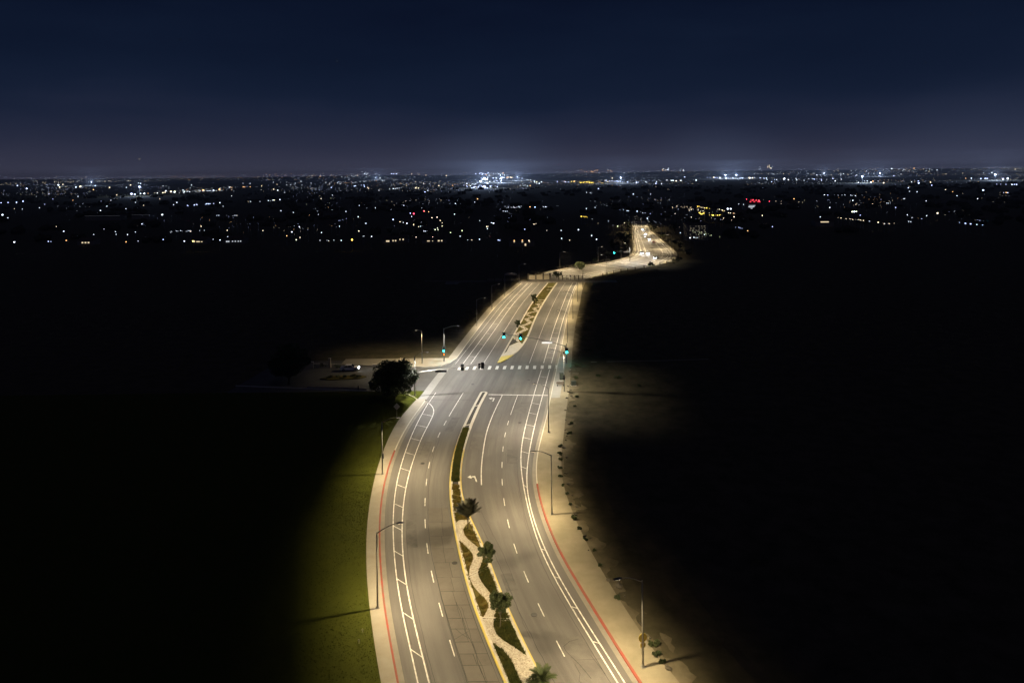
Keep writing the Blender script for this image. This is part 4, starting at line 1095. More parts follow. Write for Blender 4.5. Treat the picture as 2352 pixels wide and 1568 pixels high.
car(97.5, 508.0, math.radians(-98), "added far oncoming car with headlights on the farthest stretch, third from the top", "car_white", name="car", beam=40)  # added cars: their headlights put bright spots on the far stretch
car(103.0, 552.0, math.radians(-98), "added far oncoming car with headlights on the farthest stretch, second from the top", "car_grey", name="car", beam=40)
car(109.0, 596.0, math.radians(-98), "added far oncoming car with headlights on the farthest stretch, topmost", "car_white", name="car", beam=40)
car(96.5, 486.0, math.radians(82), "added far car driving away with red tail lights on the distant bend", "car_grey", name="car", beam=30)  # another added car, for more points of light on the bend
car(80.0, 396.5, math.radians(-125), "single far car with headlights on nearest the distant bend's kerb", "car_grey", name="car", beam=30)

isl = MB(); isl.prism([(-46, 168.2), (-43, 167.2), (-36.5, 168.2), (-35.2, 169.6), (-37, 170.8), (-44, 170.4)], -.02, .16)
tag(isl.build("planter_island", "bed_soil"), "low planted island in the middle of the car park", "planter")
for j, (x, y) in enumerate([(-44, 168.9), (-42.2, 169.3), (-40.3, 169.0), (-38.4, 169.7), (-36.9, 169.4)]):
    shrub(x, y, .14, 1.5, .7, "dry low shrub on the car park island, %s from the left" % ORD[j], 400 + j, "leaf_dark", 60, "shrubs on the car park island")
def pillar(x, y, h, label, w=.55):
    r = empty("gate_pillar", (x, y, 0)); tag(r, label, "pillar", "pillars at the back of the car park")
    m = MB(); m.box((0, 0, h / 2), (w, w, h)); m.build("shaft", "stucco", r)
    m = MB(); m.box((0, 0, h + .06), (w + .14, w + .14, .12), taper=.8); m.build("cap", "kerb_concrete", r)
pillar(-50.4, 177.6, 1.6, "short pale pillar at the back of the car park, left of the tall one")
pillar(-46.3, 178.5, 2.2, "tall pale pillar at the back of the car park behind the white car")
def lit_post(x, y, h, label, m_):
    r = empty("bollard_light", (x, y, 0)); tag(r, label, "post")
    m = MB(); m.tube([(0, 0, 0), (0, 0, h - .45)], .05, 6); m.build("post", "galvanised", r)
    m = MB(); m.tube([(0, 0, h - .45), (0, 0, h)], [.10, .12], 8); m.build("lamp_head", m_, r)
lit_post(-27.8, 174.3, 3.2, "thin post with a glowing amber top behind the big corner tree", "amber_tip")
b = MB(); wl_ = [(-47, 161.3), (-38.2, 160.3), (-33.0, 159.1)]
w = sweep("low_wall", wl_, [(-.1, -.1), (-.1, .42), (.1, .42), (.1, -.1)], "stucco"); tag(w, "low pale wall between the lawn and the car park", "wall")
m = MB(); m.box((0, 0, .5), (.22, .22, 1.0)); m.box((0, 0, 1.02), (.28, .28, .06)); tag(m.build("gate_post", "sign_dark", None, loc=(-34.9, 159.2, 0)), "short dark post at the end of the low car park wall", "post")
for j, (x, y, w_) in enumerate([(-34.5, 178.9, 2.2), (-30.4, 179.5, 1.8), (-26.3, 179.7, 1.4)]):
    m = MB(); m.box((0, 0, .3), (w_, .35, .3)); m.box((-w_ * .35, 0, .1), (.3, .3, .25)); m.box((w_ * .35, 0, .1), (.3, .3, .25))
    tag(m.build("stone_bench", "kerb_concrete", None, loc=(x, y, .14), rz=.1), ("left", "middle", "right")[j] + " one of three low stone benches edging the back of the car park", "bench", "stone benches")
shrub(-48.0, 179.5, 0, 1.8, 1.4, "dark shrub between the two car park pillars", 420, group="shrubs at the back of the car park")
shrub(-44.2, 178.0, 0, 2.0, 1.2, "dark shrub just right of the tall car park pillar", 421, group="shrubs at the back of the car park")

# ------------------------------------------------------------------ beige panel wall and fences by the cross street
r = empty("panel_wall", (11.85, 323.6, 0)); tag(r, "beige panel wall between dark stone piers beyond the cross street", "wall")
xs = [-4.9, -1.5, 1.85, 4.9]
for i in range(3):
    m = MB(); m.box(((xs[i] + xs[i + 1]) / 2, 0, 1.05), (xs[i + 1] - xs[i] - .5, .2, 2.1 - .25 * (i == 0))); m.build("panel", "stucco", r)
for x in xs:
    m = MB(); m.box((x, 0, 1.35), (.62, .6, 2.7)); pr = m.build("pier", "dark_stone", r)
    m = MB(); m.box((x, 0, 2.76), (.8, .78, .14), taper=.85); m.build("cap", "dark_stone", pr)
def fence(pts, h, label, step=2.2):
    r = empty("rail_fence", (pts[0][0], pts[0][1], 0)); tag(r, label, "fence", "rail fences of the bend"); ox, oy = pts[0]
    for p in pts:
        m = MB(); m.box((p[0] - ox, p[1] - oy, h / 2), (.28, .28, h)); m.build("post", "dark_stone", r)
    for a, c in zip(pts[:-1], pts[1:]):
        for z in (h * .4, h * .85):
            m = MB(); m.tube([(a[0] - ox, a[1] - oy, z), (c[0] - ox, c[1] - oy, z)], .07, 4); m.build("rail", "stucco", r)
fence([(-12 + i * 3.6, 320.9 - i * .1) for i in range(5)], 1.1, "low rail fence beyond the cross street, left of the beige panel wall")
fence([(20.6 + i * 1.8, 321.7 - i * .13) for i in range(7)], 2.1, "tall dark post and rail barrier right of the beige panel wall")
rt = offset_pts(farpts, 15.8)
fence([rt[i] for i in range(17, 40, 2)], 1.5, "dark post and rail fence round the outside of the distant bend")
lf = offset_pts(farpts, -15.9)
fence([lf[i] for i in range(20, 36, 2)], 1.2, "dark post and rail fence round the inside of the distant bend")
r = empty("shelter", (-1.0, 325.0, 0)); tag(r, "small roofed shelter at the left end of the cross street", "shelter")
for sx in (-1, 1):
    for sy in (-1, 1): m = MB(); m.box((sx * 2.2, sy * 1.0, 1.1), (.15, .15, 2.2)); m.build("post", "dark_stone", r)
m = MB(); m.add([(-2.8, -1.5, 2.2), (2.8, -1.5, 2.2), (2.8, 1.5, 2.2), (-2.8, 1.5, 2.2), (-1.6, 0, 3.0), (1.6, 0, 3.0)], [(0, 1, 5, 4), (1, 2, 5), (2, 3, 4, 5), (3, 0, 4), (3, 2, 1, 0)]); m.build("roof", "stucco", r)

# ------------------------------------------------------------------ houses and shops with lit windows
def house(x, y, w, d, h, label, windows, rz=0.0, name="house", roof=1.8, wm="window_warm", cat="house"):
    r = empty(name, (x, y, -.1), rz); tag(r, label, cat, "lit buildings of the town")
    m = MB(); m.box((0, d / 2, h / 2), (w, d, h)); m.build("wall", "house_wall", r)
    m = MB(); m.add([(-w / 2 - .4, -.5, h), (w / 2 + .4, -.5, h), (w / 2 + .4, d + .5, h), (-w / 2 - .4, d + .5, h), (-w / 2 + 1, d / 2, h + roof), (w / 2 - 1, d / 2, h + roof)],
                    [(0, 1, 5, 4), (1, 2, 5), (2, 3, 4, 5), (3, 0, 4), (3, 2, 1, 0)]); m.build("roof", "roof_tile", r)
    for (wx, wz, ww, wh) in windows:
        f = MB(); f.box((wx, -.04, wz), (ww + .2, .08, wh + .2)); fr = f.build("window", "kerb_concrete", r)
        p = MB(); p.box((wx, -.10, wz), (ww, .05, wh)); p.build("pane", wm, fr)
    return r
house(-309.7, 515.5, 12, 8, 3.4, "house with three warm lit windows in a row at the far left", [(-2.2, 1.7, 1.2, .9), (0, 1.7, 1.2, .9), (2.2, 1.7, 1.2, .9)])
house(-201.0, 511.5, 15, 9, 3.6, "long white-lit house front left of centre at the edge of the dark field", [(-4, 1.8, 2.4, .9), (-.5, 1.9, .8, .8), (1.5, 1.9, .8, .8), (3.6, 1.9, .7, .8), (5.3, 1.9, .7, .8)], wm="window_white")
house(-226.0, 510.8, 12, 8, 3.6, "house with a bright golden porch at the edge of the dark field", [(-3, 2.2, 1.5, 1.2), (0, 2.0, 2.5, .7), (2.6, 1.9, 1.2, .5)])
house(-86.5, 500.9, 11, 8, 3.4, "house with one wide and several narrow warm windows below the red lights", [(-1.5, 1.8, 2.3, 1.0), (2.2, 2.1, .8, .9), (4.0, 2.1, .9, .9)])
house(-79.0, 509.0, 8, 8, 3.6, "small house with two warm windows next to the wide-windowed one", [(-1.8, 2.2, .8, 1.0), (.6, 2.2, .9, 1.0)])
house(-59.0, 497.7, 9, 8, 3.2, "house with a single flat warm window left of centre", [(0, 1.9, 1.8, .6), (3, 1.9, .7, .5)])
house(-51.0, 498.0, 8, 8, 3.4, "house with two square yellow windows left of centre", [(-.8, 2, 1.2, .9), (1.3, 2, .9, .9)])
house(6.0, 472.0, 17, 10, 4.2, "wide pale building with three porch lamps behind the dark field", [(-5, 3.2, .8, .8), (.4, 3.2, .9, .9), (5, 3.2, .8, .8), (2.4, 1.2, 1.0, 1.4)])
house(270.0, 615.0, 16, 9, 4.6, "dark building with one long glowing canopy in the right half", [(0, 3.9, 7.0, .9)])
ap = [(-5 + (i % 6) * 2 + (0.4 if i // 6 % 2 else 0), 1.4 + (i // 6) * 1.45, rng.uniform(.3, 1.1), .35) for i in range(42) if rng.random() < .75]
house(130.0, 500.2, 15, 10, 11.6, "block with many rows of small lit windows right of the distant road", ap, name="apartment_block", cat="building", roof=1.0, wm="window_dim")
house(301.0, 890.0, 20, 12, 9.0, "shop with white-lit front under a glowing red sign", [(0, 4.0, 11, 1.1), (0, 5.6, 10, .6), (-1, 2.2, 6, .9)], name="shop_building", cat="shop", wm="window_white")
r = [o_ for o_ in scene.objects if o_.name.startswith("shop_building")][0]
m = MB()
for k in range(5): m.box((-3 + k * 2.4, -.4, 10.5 + (k % 2) * 1.6), (1.7, .3, 1.5))
m.build("roof_sign", "red_sign", r)
def warehouse(x, y, w, label):
    r = empty("warehouse", (x, y, -.1)); tag(r, label, "building", "lit buildings of the town")
    m = MB(); m.box((0, 8, 2.4), (w, 15, 4.8)); m.build("wall", "house_wall", r)
    m = MB(); m.box((0, 8, 5.0), (w + 1, 16.4, .4)); m.build("roof", "roof_tile", r)
    m = MB(); m.box((0, .2, 5.05), (w, .25, .35)); m.build("eave_light", "strip_white", r)
warehouse(-469.5, 814.0, 40, "long low building with a thin lit eave in the left half, longer of two")
warehouse(-432.5, 826.5, 21, "long low building with a thin lit eave in the left half, shorter of two")

# ------------------------------------------------------------------ lights of the town
CITY = [(-3177,4566,7,0,0,1,1,7.6),(-2104,3082,7,0,0,1,1,5.8),(-3065,4803,7,0,0,1,0,10.1),(-3249,5142,7,0,0,1,2,6.5),(-2243,3595,7,11,333,5,2,6.8),(-2108,3436,7,0,0,1,0,5.8),(-2267,3739,7,0,0,1,0,4.7),(-2374,4049,7,0,0,1,3,6.8),
    (-1533,2603,7,0,0,1,3,3.3),(-1808,3192,7,0,0,1,2,4.7),(-1698,3130,7,0,0,1,0,3.3),(-2798,5356,7,0,0,1,0,6.7),(-3081,5862,7,0,0,1,0,6.1),(-990,1849,7,0,0,1,1,5.4),(-953,1795,7,0,0,1,1,3.8),(-979,1873,7,0,0,1,0,3.1),
    (-967,1869,7,0,0,1,0,3.9),(-952,1863,7,5,53,4,0,3.5),(-965,1912,7,4,56,3,2,2.8),(-961,1956,7,0,0,1,2,2.9),(-973,1993,7,0,0,1,2,2.9),(-1003,2090,7,0,0,1,2,4.4),(-989,2084,7,0,0,1,2,3.9),(-954,2069,7,0,0,1,0,3.0),
    (-923,2129,7,33,93,46,0,1.8),(-990,2279,7,0,0,1,1,4.3),(-949,2259,7,0,0,1,1,3.8),(-982,2385,7,0,0,1,3,4.5),(-1097,2765,7,20,157,9,3,2.9),(-471,1077,7,6,36,14,1,1.6),(-553,1172,7,0,0,1,0,1.5),(-513,1077,7,0,0,1,0,1.1),
    (-909,1321,7,0,0,1,1,2.2),(-882,1265,7,0,0,1,1,1.9),(-895,1262,7,0,0,1,1,1.6),(-898,1249,7,0,0,1,1,1.6),(-591,824,7,0,0,1,0,1.7),(-540,761,7,0,0,1,0,0.8),(-694,991,7,0,0,1,2,0.8),(-674,978,7,0,0,1,0,0.8),
    (-1262,1937,7,0,0,1,1,2.0),(-1004,1644,7,0,0,1,0,1.7),(-935,1447,7,0,0,1,1,1.2),(-759,1154,7,0,0,1,1,1.0),(-677,1018,7,0,0,1,0,0.9),(-836,1353,7,0,0,1,0,1.1),(-750,1328,7,0,0,1,0,1.1),(-597,1047,7,0,0,1,0,1.1),
    (-526,908,7,0,0,1,0,1.1),(-518,953,7,0,0,1,0,1.0),(-636,1200,7,0,0,1,0,1.0),(-553,1066,7,0,0,1,2,0.9),(-689,1390,7,0,0,1,2,1.2),(-389,790,7,0,0,1,1,1.5),(-331,635,7,0,0,1,0,0.8),(-351,556,7,0,0,1,0,0.8),
    (-392,611,7,0,0,1,2,0.5),(-307,521,7,0,0,1,0,0.5),(-297,473,7,0,0,1,2,0.6),(-326,465,7,0,0,1,0,0.9),(-305,467,7,0,0,1,1,0.6),(-302,465,7,0,0,1,1,0.4),(-331,576,7,0,0,1,0,0.4),(-305,546,7,0,0,1,0,0.5),
    (-290,520,7,0,0,1,0,0.5),(-280,517,7,0,0,1,0,0.6),(-287,541,7,0,0,1,0,0.5),(-249,458,7,0,0,1,2,0.6),(-244,463,7,0,0,1,0,0.4),(-232,472,7,0,0,1,2,0.6),(-212,459,7,0,0,1,0,0.8),(-206,458,7,0,0,1,6,0.9),
    (-191,464,7,0,0,1,0,0.6),(-198,470,7,0,0,1,0,0.4),(-245,541,7,0,0,1,2,0.6),(-261,596,7,0,0,1,2,0.7),(-253,548,7,8,5,13,0,0.5),(-220,548,7,0,0,1,2,0.6),(-196,489,7,0,0,1,0,0.4),(-190,541,7,0,0,1,2,0.6),
    (-163,525,7,0,0,1,0,0.8),(-173,577,7,0,0,1,0,0.8),(-156,491,7,0,0,1,2,0.6),(-143,478,7,0,0,1,2,0.5),(-140,460,7,0,0,1,5,0.7),(-139,517,7,0,0,1,0,0.6),(-123,454,7,0,0,1,0,0.4),(-116,454,7,1,4,5,0,0.4),
    (-109,452,7,0,0,1,0,0.6),(-192,820,7,0,0,1,0,0.9),(-159,673,7,1,23,4,1,0.6),(-141,579,7,0,0,1,0,0.6),(-208,762,7,0,0,1,0,0.6),(-249,808,7,0,0,1,0,0.8),(-278,854,7,0,0,1,0,0.9),(-297,759,7,2,3,5,0,0.6),
    (-316,762,7,1,3,4,0,0.6),(-438,1179,7,2,14,4,0,1.0),(-415,1240,7,4,31,8,0,1.6),(-408,1003,7,0,0,1,0,0.8),(-609,1543,7,0,0,1,0,1.3),(-346,1287,7,0,0,1,2,1.3),(-384,1518,7,0,0,1,0,1.3),(-587,1835,7,0,0,1,0,1.5),
    (-1123,3722,7,70,895,26,0,3.9),(-1728,5356,7,45,1230,12,0,5.6),(-4681,6858,7,129,1714,22,2,5.7),(-5578,9000,7,170,1411,25,2,7.5),(-5239,9000,13,113,517,16,2,7.5),(-370,9000,47,53,0,14,1,15.1),(-144,9000,39,57,0,12,0,13.2),(-127,7864,7,66,1225,26,0,13.2),
    (-31,8692,7,22,809,6,2,14.6),(-98,4393,7,23,397,8,0,6.4),(-118,3379,7,0,0,1,1,6.4),(-75,2413,7,15,119,16,1,4.5),(-104,2293,7,19,162,14,1,3.8),(-162,3013,7,16,376,8,0,4.4),(-184,2821,7,24,502,12,1,3.0),(-1523,9000,68,0,0,1,1,13.2),
    (-1497,9000,68,0,0,1,1,13.2),(-1463,9000,66,0,0,1,1,13.2),(-647,2937,7,15,177,9,1,3.7),(-563,2708,7,0,0,1,1,3.4),(-1671,9000,13,0,0,1,0,11.3),(-370,2087,7,7,67,4,0,2.2),(-360,2212,7,5,75,4,0,2.3),(-305,2253,7,0,0,1,2,3.3),
    (-293,2223,7,0,0,1,2,2.8),(-278,2700,7,0,0,1,2,3.4),(-222,1870,7,0,0,1,0,2.0),(-1162,9000,46,66,0,5,2,9.4),(-832,9000,38,0,0,1,2,11.3),(114,5043,7,27,1235,18,0,6.3),(46,2491,7,10,191,7,0,3.1),(249,3689,7,20,280,12,1,3.9),
    (329,3761,7,0,0,1,0,6.3),(344,3266,7,31,219,30,6,3.4),(467,3470,7,0,0,1,2,4.4),(794,5635,7,0,0,1,0,7.1),(520,3416,7,13,423,16,1,5.7),(596,3340,7,35,345,12,0,3.5),(1947,9000,79,30,0,6,2,9.4),(821,3624,7,8,338,6,0,5.3),
    (229,1887,7,0,0,1,1,2.8),(163,1505,7,3,23,3,0,1.6),(233,1368,7,0,0,1,0,1.7),(264,1356,7,0,0,1,0,1.1),(-56,1058,7,0,0,1,0,0.9),(-58,1192,7,0,0,1,0,1.5),(-81,1011,7,0,0,1,0,1.1),(-60,737,7,0,0,1,0,0.9),
    (-173,898,7,0,0,1,0,0.8),(-211,980,7,0,0,1,0,0.8),(-147,964,7,0,0,1,0,0.8),(-192,820,7,0,0,1,0,0.7),(-154,710,7,0,0,1,0,0.9),(-126,611,7,0,0,1,0,0.8),(-111,661,7,0,0,1,1,1.1),(-90,606,7,0,0,1,0,0.9),
    (-105,757,7,0,0,1,4,1.4),(-110,766,7,0,0,1,0,1.1),(-100,705,7,0,0,1,0,0.7),(-101,811,7,0,0,1,4,1.2),(-100,808,7,0,0,1,3,0.7),(-93,790,7,0,0,1,3,0.8),(-77,680,7,0,0,1,2,0.9),(-73,689,7,0,0,1,2,0.9),
    (-65,639,7,0,0,1,2,0.7),(-60,607,7,0,0,1,2,0.5),(-99,626,7,0,0,1,2,0.7),(-95,618,7,0,0,1,0,0.6),(-81,589,7,1,4,3,2,0.6),(-74,566,7,1,3,3,0,0.7),(-64,520,7,1,1,3,0,0.7),(-57,548,7,1,12,5,5,0.6),
    (-58,533,7,0,0,1,5,0.7),(-44,504,7,0,0,1,5,0.6),(-37,521,7,0,0,1,5,0.7),(-35,474,7,0,0,1,0,0.5),(-95,479,7,0,0,1,0,0.7),(-114,527,7,0,0,1,2,0.7),(-103,456,7,0,0,1,6,1.0),(-101,487,7,0,7,3,0,0.4),
    (-64,471,7,0,0,1,2,0.5),(-53,472,7,0,0,1,2,0.4),(-26,446,7,1,1,3,0,0.5),(-21,450,7,0,0,1,0,0.6),(-9,443,7,0,0,1,1,0.6),(-8,441,7,0,0,1,1,0.5),(-16,596,7,0,0,1,0,1.1),(-18,604,7,0,0,1,0,0.6),
    (-19,561,7,1,2,4,2,0.7),(-19,538,7,0,0,1,0,0.6),(-29,631,7,0,0,1,0,0.5),(9,527,7,0,0,1,1,0.6),(19,582,7,1,3,3,2,0.7),(26,514,7,1,1,4,2,0.4),(35,513,7,0,0,1,0,0.6),(31,450,7,0,0,1,0,0.6),
    (48,518,7,0,0,1,0,0.9),(52,468,7,0,0,1,0,0.7),(52,441,7,0,0,1,0,0.7),(1,439,7,0,0,1,2,0.6),(6,440,7,0,0,1,3,0.6),(10,438,7,0,0,1,2,0.6),(35,437,7,0,0,1,3,0.4),(0,883,7,8,12,18,0,0.7),
    (22,886,7,0,0,1,0,1.1),(28,877,7,0,0,1,1,1.5),(38,883,7,4,4,5,0,0.9),(-8,789,7,2,3,5,0,0.7),(67,669,7,2,11,12,6,0.7),(86,827,7,0,0,1,0,0.9),(99,850,7,0,0,1,0,0.7),(82,607,7,0,0,1,0,0.5),
    (81,548,7,0,0,1,5,0.7),(92,584,7,0,0,1,2,0.6),(124,785,7,1,13,5,0,0.7),(133,758,7,0,0,1,0,1.0),(137,734,7,2,8,3,0,0.6),(138,711,7,0,0,1,1,0.6),(121,638,7,0,0,1,0,0.8),(1024,9000,70,132,0,24,3,7.5),
    (-2123,9000,37,170,0,26,0,7.5),(-1041,5197,7,87,1299,30,0,4.4),(-516,3535,7,104,884,20,2,3.0),(-1858,9000,72,26,0,10,0,7.5),(1517,5070,7,51,568,24,1,9.1),(1555,5485,7,0,0,1,1,9.8),(1455,4976,7,0,0,1,0,10.0),(1372,4553,7,0,0,1,0,9.2),
    (818,3612,7,0,0,1,0,6.5),(784,3397,7,0,0,1,0,5.3),(849,3575,7,0,0,1,0,5.6),(944,3646,7,0,0,1,0,6.5),(2160,9000,69,16,0,8,0,8.1),(1949,9000,76,28,0,7,0,10.1),(1524,3978,7,0,0,1,0,8.9),(1335,3436,7,0,0,1,0,4.6),
    (1301,3209,7,9,341,8,0,4.3),(1491,3424,7,5,523,6,1,4.6),(1566,3531,7,6,343,5,0,4.7),(1679,3720,7,0,0,1,1,5.0),(1175,2413,7,0,0,1,0,3.8),(1372,2760,7,9,209,7,0,4.3),(1237,2451,7,0,0,1,0,4.9),(1203,2302,7,0,0,1,2,4.1),
    (2723,5502,7,15,331,5,1,7.4),(3017,6839,7,12,255,3,0,9.2),(3062,6496,7,15,463,4,0,7.3),(3298,9000,82,14,0,4,2,14.1),(3237,9000,102,16,0,8,2,8.1),(3137,9000,83,6,0,4,0,8.1),(1026,2810,7,0,0,1,1,3.1),(4807,9000,66,0,0,1,0,14.1),
    (4898,9000,57,0,0,1,0,8.1),(4958,9000,56,0,0,1,0,10.1),(5089,9000,69,0,0,1,3,12.1),(1264,2210,7,0,0,1,1,4.4),(1106,1874,7,0,0,1,1,2.5),(5381,9000,42,0,0,1,0,10.1),(2100,3251,7,0,0,1,0,4.4),(2048,3106,7,0,0,1,1,5.6),
    (2061,3084,7,0,0,1,1,5.5),(2080,3052,7,7,102,4,1,5.5),(2026,2934,7,0,0,1,1,7.2),(2102,3015,7,0,0,1,1,7.4),(1312,1899,7,6,59,8,1,3.0),(1317,1839,7,3,55,4,0,2.9),(919,1387,7,0,0,1,1,2.8),(856,1233,7,2,8,3,1,1.9),
    (5053,7769,7,17,663,4,0,7.0),(5439,8058,7,0,0,1,0,12.6),(6371,9000,41,0,0,1,2,10.1),(882,1447,7,0,0,1,2,1.6),(816,1317,7,0,0,1,0,1.2),(910,1633,7,0,0,1,1,2.2),(759,1341,7,2,10,2,0,1.5),(646,987,7,0,0,1,0,1.1),
    (693,1108,7,0,0,1,0,1.2),(534,1216,7,0,0,1,0,1.4),(535,1206,7,0,0,1,0,1.3),(555,1155,7,2,7,2,0,1.3),(559,1189,7,7,15,6,0,1.1),(468,977,7,0,0,1,0,1.3),(418,1055,7,0,0,1,0,1.4),(354,793,7,0,0,1,0,1.1),
    (479,945,7,0,0,1,2,1.1),(339,709,7,0,0,1,5,1.4),(341,709,7,0,0,1,0,1.6),(344,711,7,0,0,1,5,1.3),(286,607,7,2,8,7,2,0.5),(287,589,7,2,17,14,2,0.5),(319,652,7,0,0,1,1,0.7),(288,560,7,0,0,1,2,0.9),
    (288,546,7,3,3,9,2,0.5),(274,633,7,0,0,1,0,0.7),(361,650,7,0,0,1,0,0.7),(343,601,7,1,8,5,0,0.5),(315,565,7,1,2,2,0,0.6),(400,669,7,0,0,1,2,1.3),(370,635,7,0,0,1,0,0.7),(546,938,7,0,0,1,0,1.0),
    (420,779,7,0,0,1,0,0.9),(468,881,7,1,4,3,0,0.8),(559,1019,7,2,6,4,0,0.9),(345,535,7,1,8,7,1,0.8),(374,575,7,1,5,5,1,0.5),(193,528,7,0,0,1,1,0.6),(163,493,7,0,0,1,0,0.6),(166,516,7,1,12,6,1,0.5),
    (318,961,7,0,0,1,0,1.5),(349,1023,7,3,34,10,4,1.4),(331,952,7,0,0,1,4,1.9),(288,879,7,1,17,4,0,1.0),(239,789,7,0,0,1,0,1.8),(242,788,7,0,0,1,2,1.6),(218,698,7,1,8,4,2,0.8),(189,697,7,2,16,10,6,1.1),
    (222,793,7,1,34,7,6,1.2),(194,680,7,2,5,5,6,0.8),(206,826,7,9,19,22,2,0.7),(199,763,7,4,32,14,2,0.7),(225,774,7,2,13,7,2,0.9),(233,663,7,0,0,1,2,0.9),(202,648,7,0,0,1,2,0.9),(162,708,7,0,0,1,2,0.6),
    (163,648,7,0,0,1,2,0.6),(127,488,7,2,18,34,5,0.3),(111,445,7,0,0,1,0,0.7),(115,446,7,1,1,4,0,0.6),(126,467,7,0,0,1,0,0.5),(114,483,7,0,0,1,0,0.5),(182,617,7,4,21,6,2,0.6),(3559,9000,14,242,1302,26,0,8.1),
    (4767,9000,32,403,0,30,0,8.1),(4168,6387,7,286,1597,24,2,5.7),(387,927,7,17,56,14,2,0.6)]
TINT = [(0.74, 0.86, 1.0), (0.50, 0.60, 1.0), (1.0, 0.82, 0.55), (1.0, 0.52, 0.2), (1.0, 0.05, 0.10), (0.85, 0.95, 0.55), (1.0, 0.70, 0.10), (0.1, 0.85, 0.8)]
WORDS = ["white", "bluish white", "warm yellow", "orange", "red", "pale green", "golden", "cyan"]
for i, c in enumerate(TINT):
    k_ = 1.7 if i in (4, 6) else 1.0
    emit("town_big_%d" % i, c, 6.5 * k_); emit("town_mid_%d" % i, c, 4.5 * k_); emit("town_dim_%d" % i, c, 4.2)
PTS = []
q = random.Random(21)
for (X, Y, Z, sx, sy, n, ci, size) in CITY:
    for k in range(n):
        x = X + (q.gauss(0, sx) if n > 1 else 0); y = min(max(Y + (q.gauss(0, sy) if n > 1 else 0), Y * .6), 10300)
        z = Z + (q.uniform(-8, 26) if Z > 20 and n > 1 else 0)
        s = size * (q.uniform(.35, 1.0) if n > 1 else 1.0)
        c = ci if q.random() < .8 else q.choice((0, 0, 1, 2, 3))
        if ci in (4, 6): c = ci
        PTS.append((x, y, z, s, c))
# the countless faint lights between them, gathered along streets and round squares
HUBS = []
for k in range(260):
    dpx = 2.5 + 34 * q.random() ** 2.0 if q.random() < .82 else q.uniform(14, 130)     # angle under the horizon
    y = min(1633 * 41 / dpx, 11000); HUBS.append((q.uniform(-.78, .78), y, q.choices((0, 1, 2, 3), (5, 5, 3, 1))[0]))
for k in range(5200):
    a, y, tone = q.choice(HUBS)
    a += q.gauss(0, .022); dpx = 1633 * 41 / y * (1 + q.gauss(0, .10)); y = min(1633 * 41 / max(dpx, 5.8), 10300)
    if 1250 < y < 2300 and a > .02 and q.random() < .85: continue
    if y < 510 + 70 * math.sin(a * 23) + 60 * q.random(): continue
    PTS.append((a * y, y, 7.0 + (q.uniform(0, 70) if y > 6000 else 0), y / 1633 * q.choice((.28, .32, .36, .42, .5, .65)), tone if q.random() < .6 else q.choices((0, 1, 2, 3, 5), (5, 4, 3, 1, .4))[0]))
PTS.sort(key=lambda p: -p[3] / p[1])
def level(s, y):
    a = s / y * 1633
    return "big" if a > 3.0 else ("mid" if a > 1.5 else "dim")
def lamp_geo(b, x, y, z, s, mi_mast, mi):
    w = .16
    b.box((x, y + s * .3, z / 2), (w, w, z), mi=mi_mast)
    vs, fs = ICO
    b.add([(x + v[0] * s * .5, y + v[1] * s * .5, z + v[2] * s * .42) for v in vs], fs, mi)
for (x, y, z, s, c) in PTS[:300]:
    b = MB(); lamp_geo(b, 0, 0, z, s, 0, 1)
    o_ = b.build("town_lamp", ["lamp_grey", "town_%s_%d" % (level(s, y), c)], None, loc=(x, y, 0))
    a = x / y
    side = ("far left", "left edge", "left quarter", "left of centre", "upper middle", "right of centre", "right quarter", "far right")[min(7, max(0, int((a + .72) / .18)))]
    deep = "at the horizon" if y > 3600 else ("just below the horizon" if y > 1700 else ("midway to the dark field" if y > 800 else "at the dark field's edge"))
    size_w = "large" if s / y * 1633 > 4.5 else "small"
    tag(o_, "%s %s town lamp, %s, %s" % (size_w, WORDS[c], side, deep), "lamp", "%s %s town lamps, %s, %s" % (size_w, WORDS[c], side, deep))
b = MB(); names = ["lamp_grey"] + ["town_%s_%d" % (l_, i) for l_ in ("big", "mid", "dim") for i in range(8)]
for (x, y, z, s, c) in PTS[300:]:
    lv = level(s, y); mi_ = 1 + ("big", "mid", "dim").index(lv) * 8 + c
    o_ = len(b.v); h = s * .5
    for d in ((h, 0, 0), (0, h, 0), (-h, 0, 0), (0, -h, 0), (0, 0, h), (0, 0, -h)): b.v.append((x + d[0], y + d[1], z + d[2]))
    for t in ((0, 1, 4), (1, 2, 4), (2, 3, 4), (3, 0, 4), (1, 0, 5), (2, 1, 5), (3, 2, 5), (0, 3, 5)): b.f.append(tuple(i + o_ for i in t)); b.m.append(mi_)
    if y < 1500: b.box((x, y + h * .8, z / 2), (.14, .14, z), mi=0)
tag(b.build("town_lights", names), "countless faint lights of the town spread to the horizon", "town lights", kind="stuff")

# dark woodland between the streets of the town
b = MB(); q = random.Random(31)
for k in range(520):
    y = q.choice((q.uniform(520, 1200), q.uniform(1200, 2600), q.uniform(1300, 2300)))
    a = q.uniform(-.78, .78); x = a * y
    if 40 < x < 160 and y < 760: continue
    s = q.uniform(3, 7)
    for w_ in range(4): b.blob((x + q.gauss(0, s), y + q.gauss(0, s * 1.5), s * .4), (s * q.uniform(.5, 1), s, s * q.uniform(.4, .8)), k * 4 + w_, 0, .35)
tag(b.build("distant_woodland", "woodland"), "dark tree masses scattered between the lights of the town", "woodland", kind="stuff")

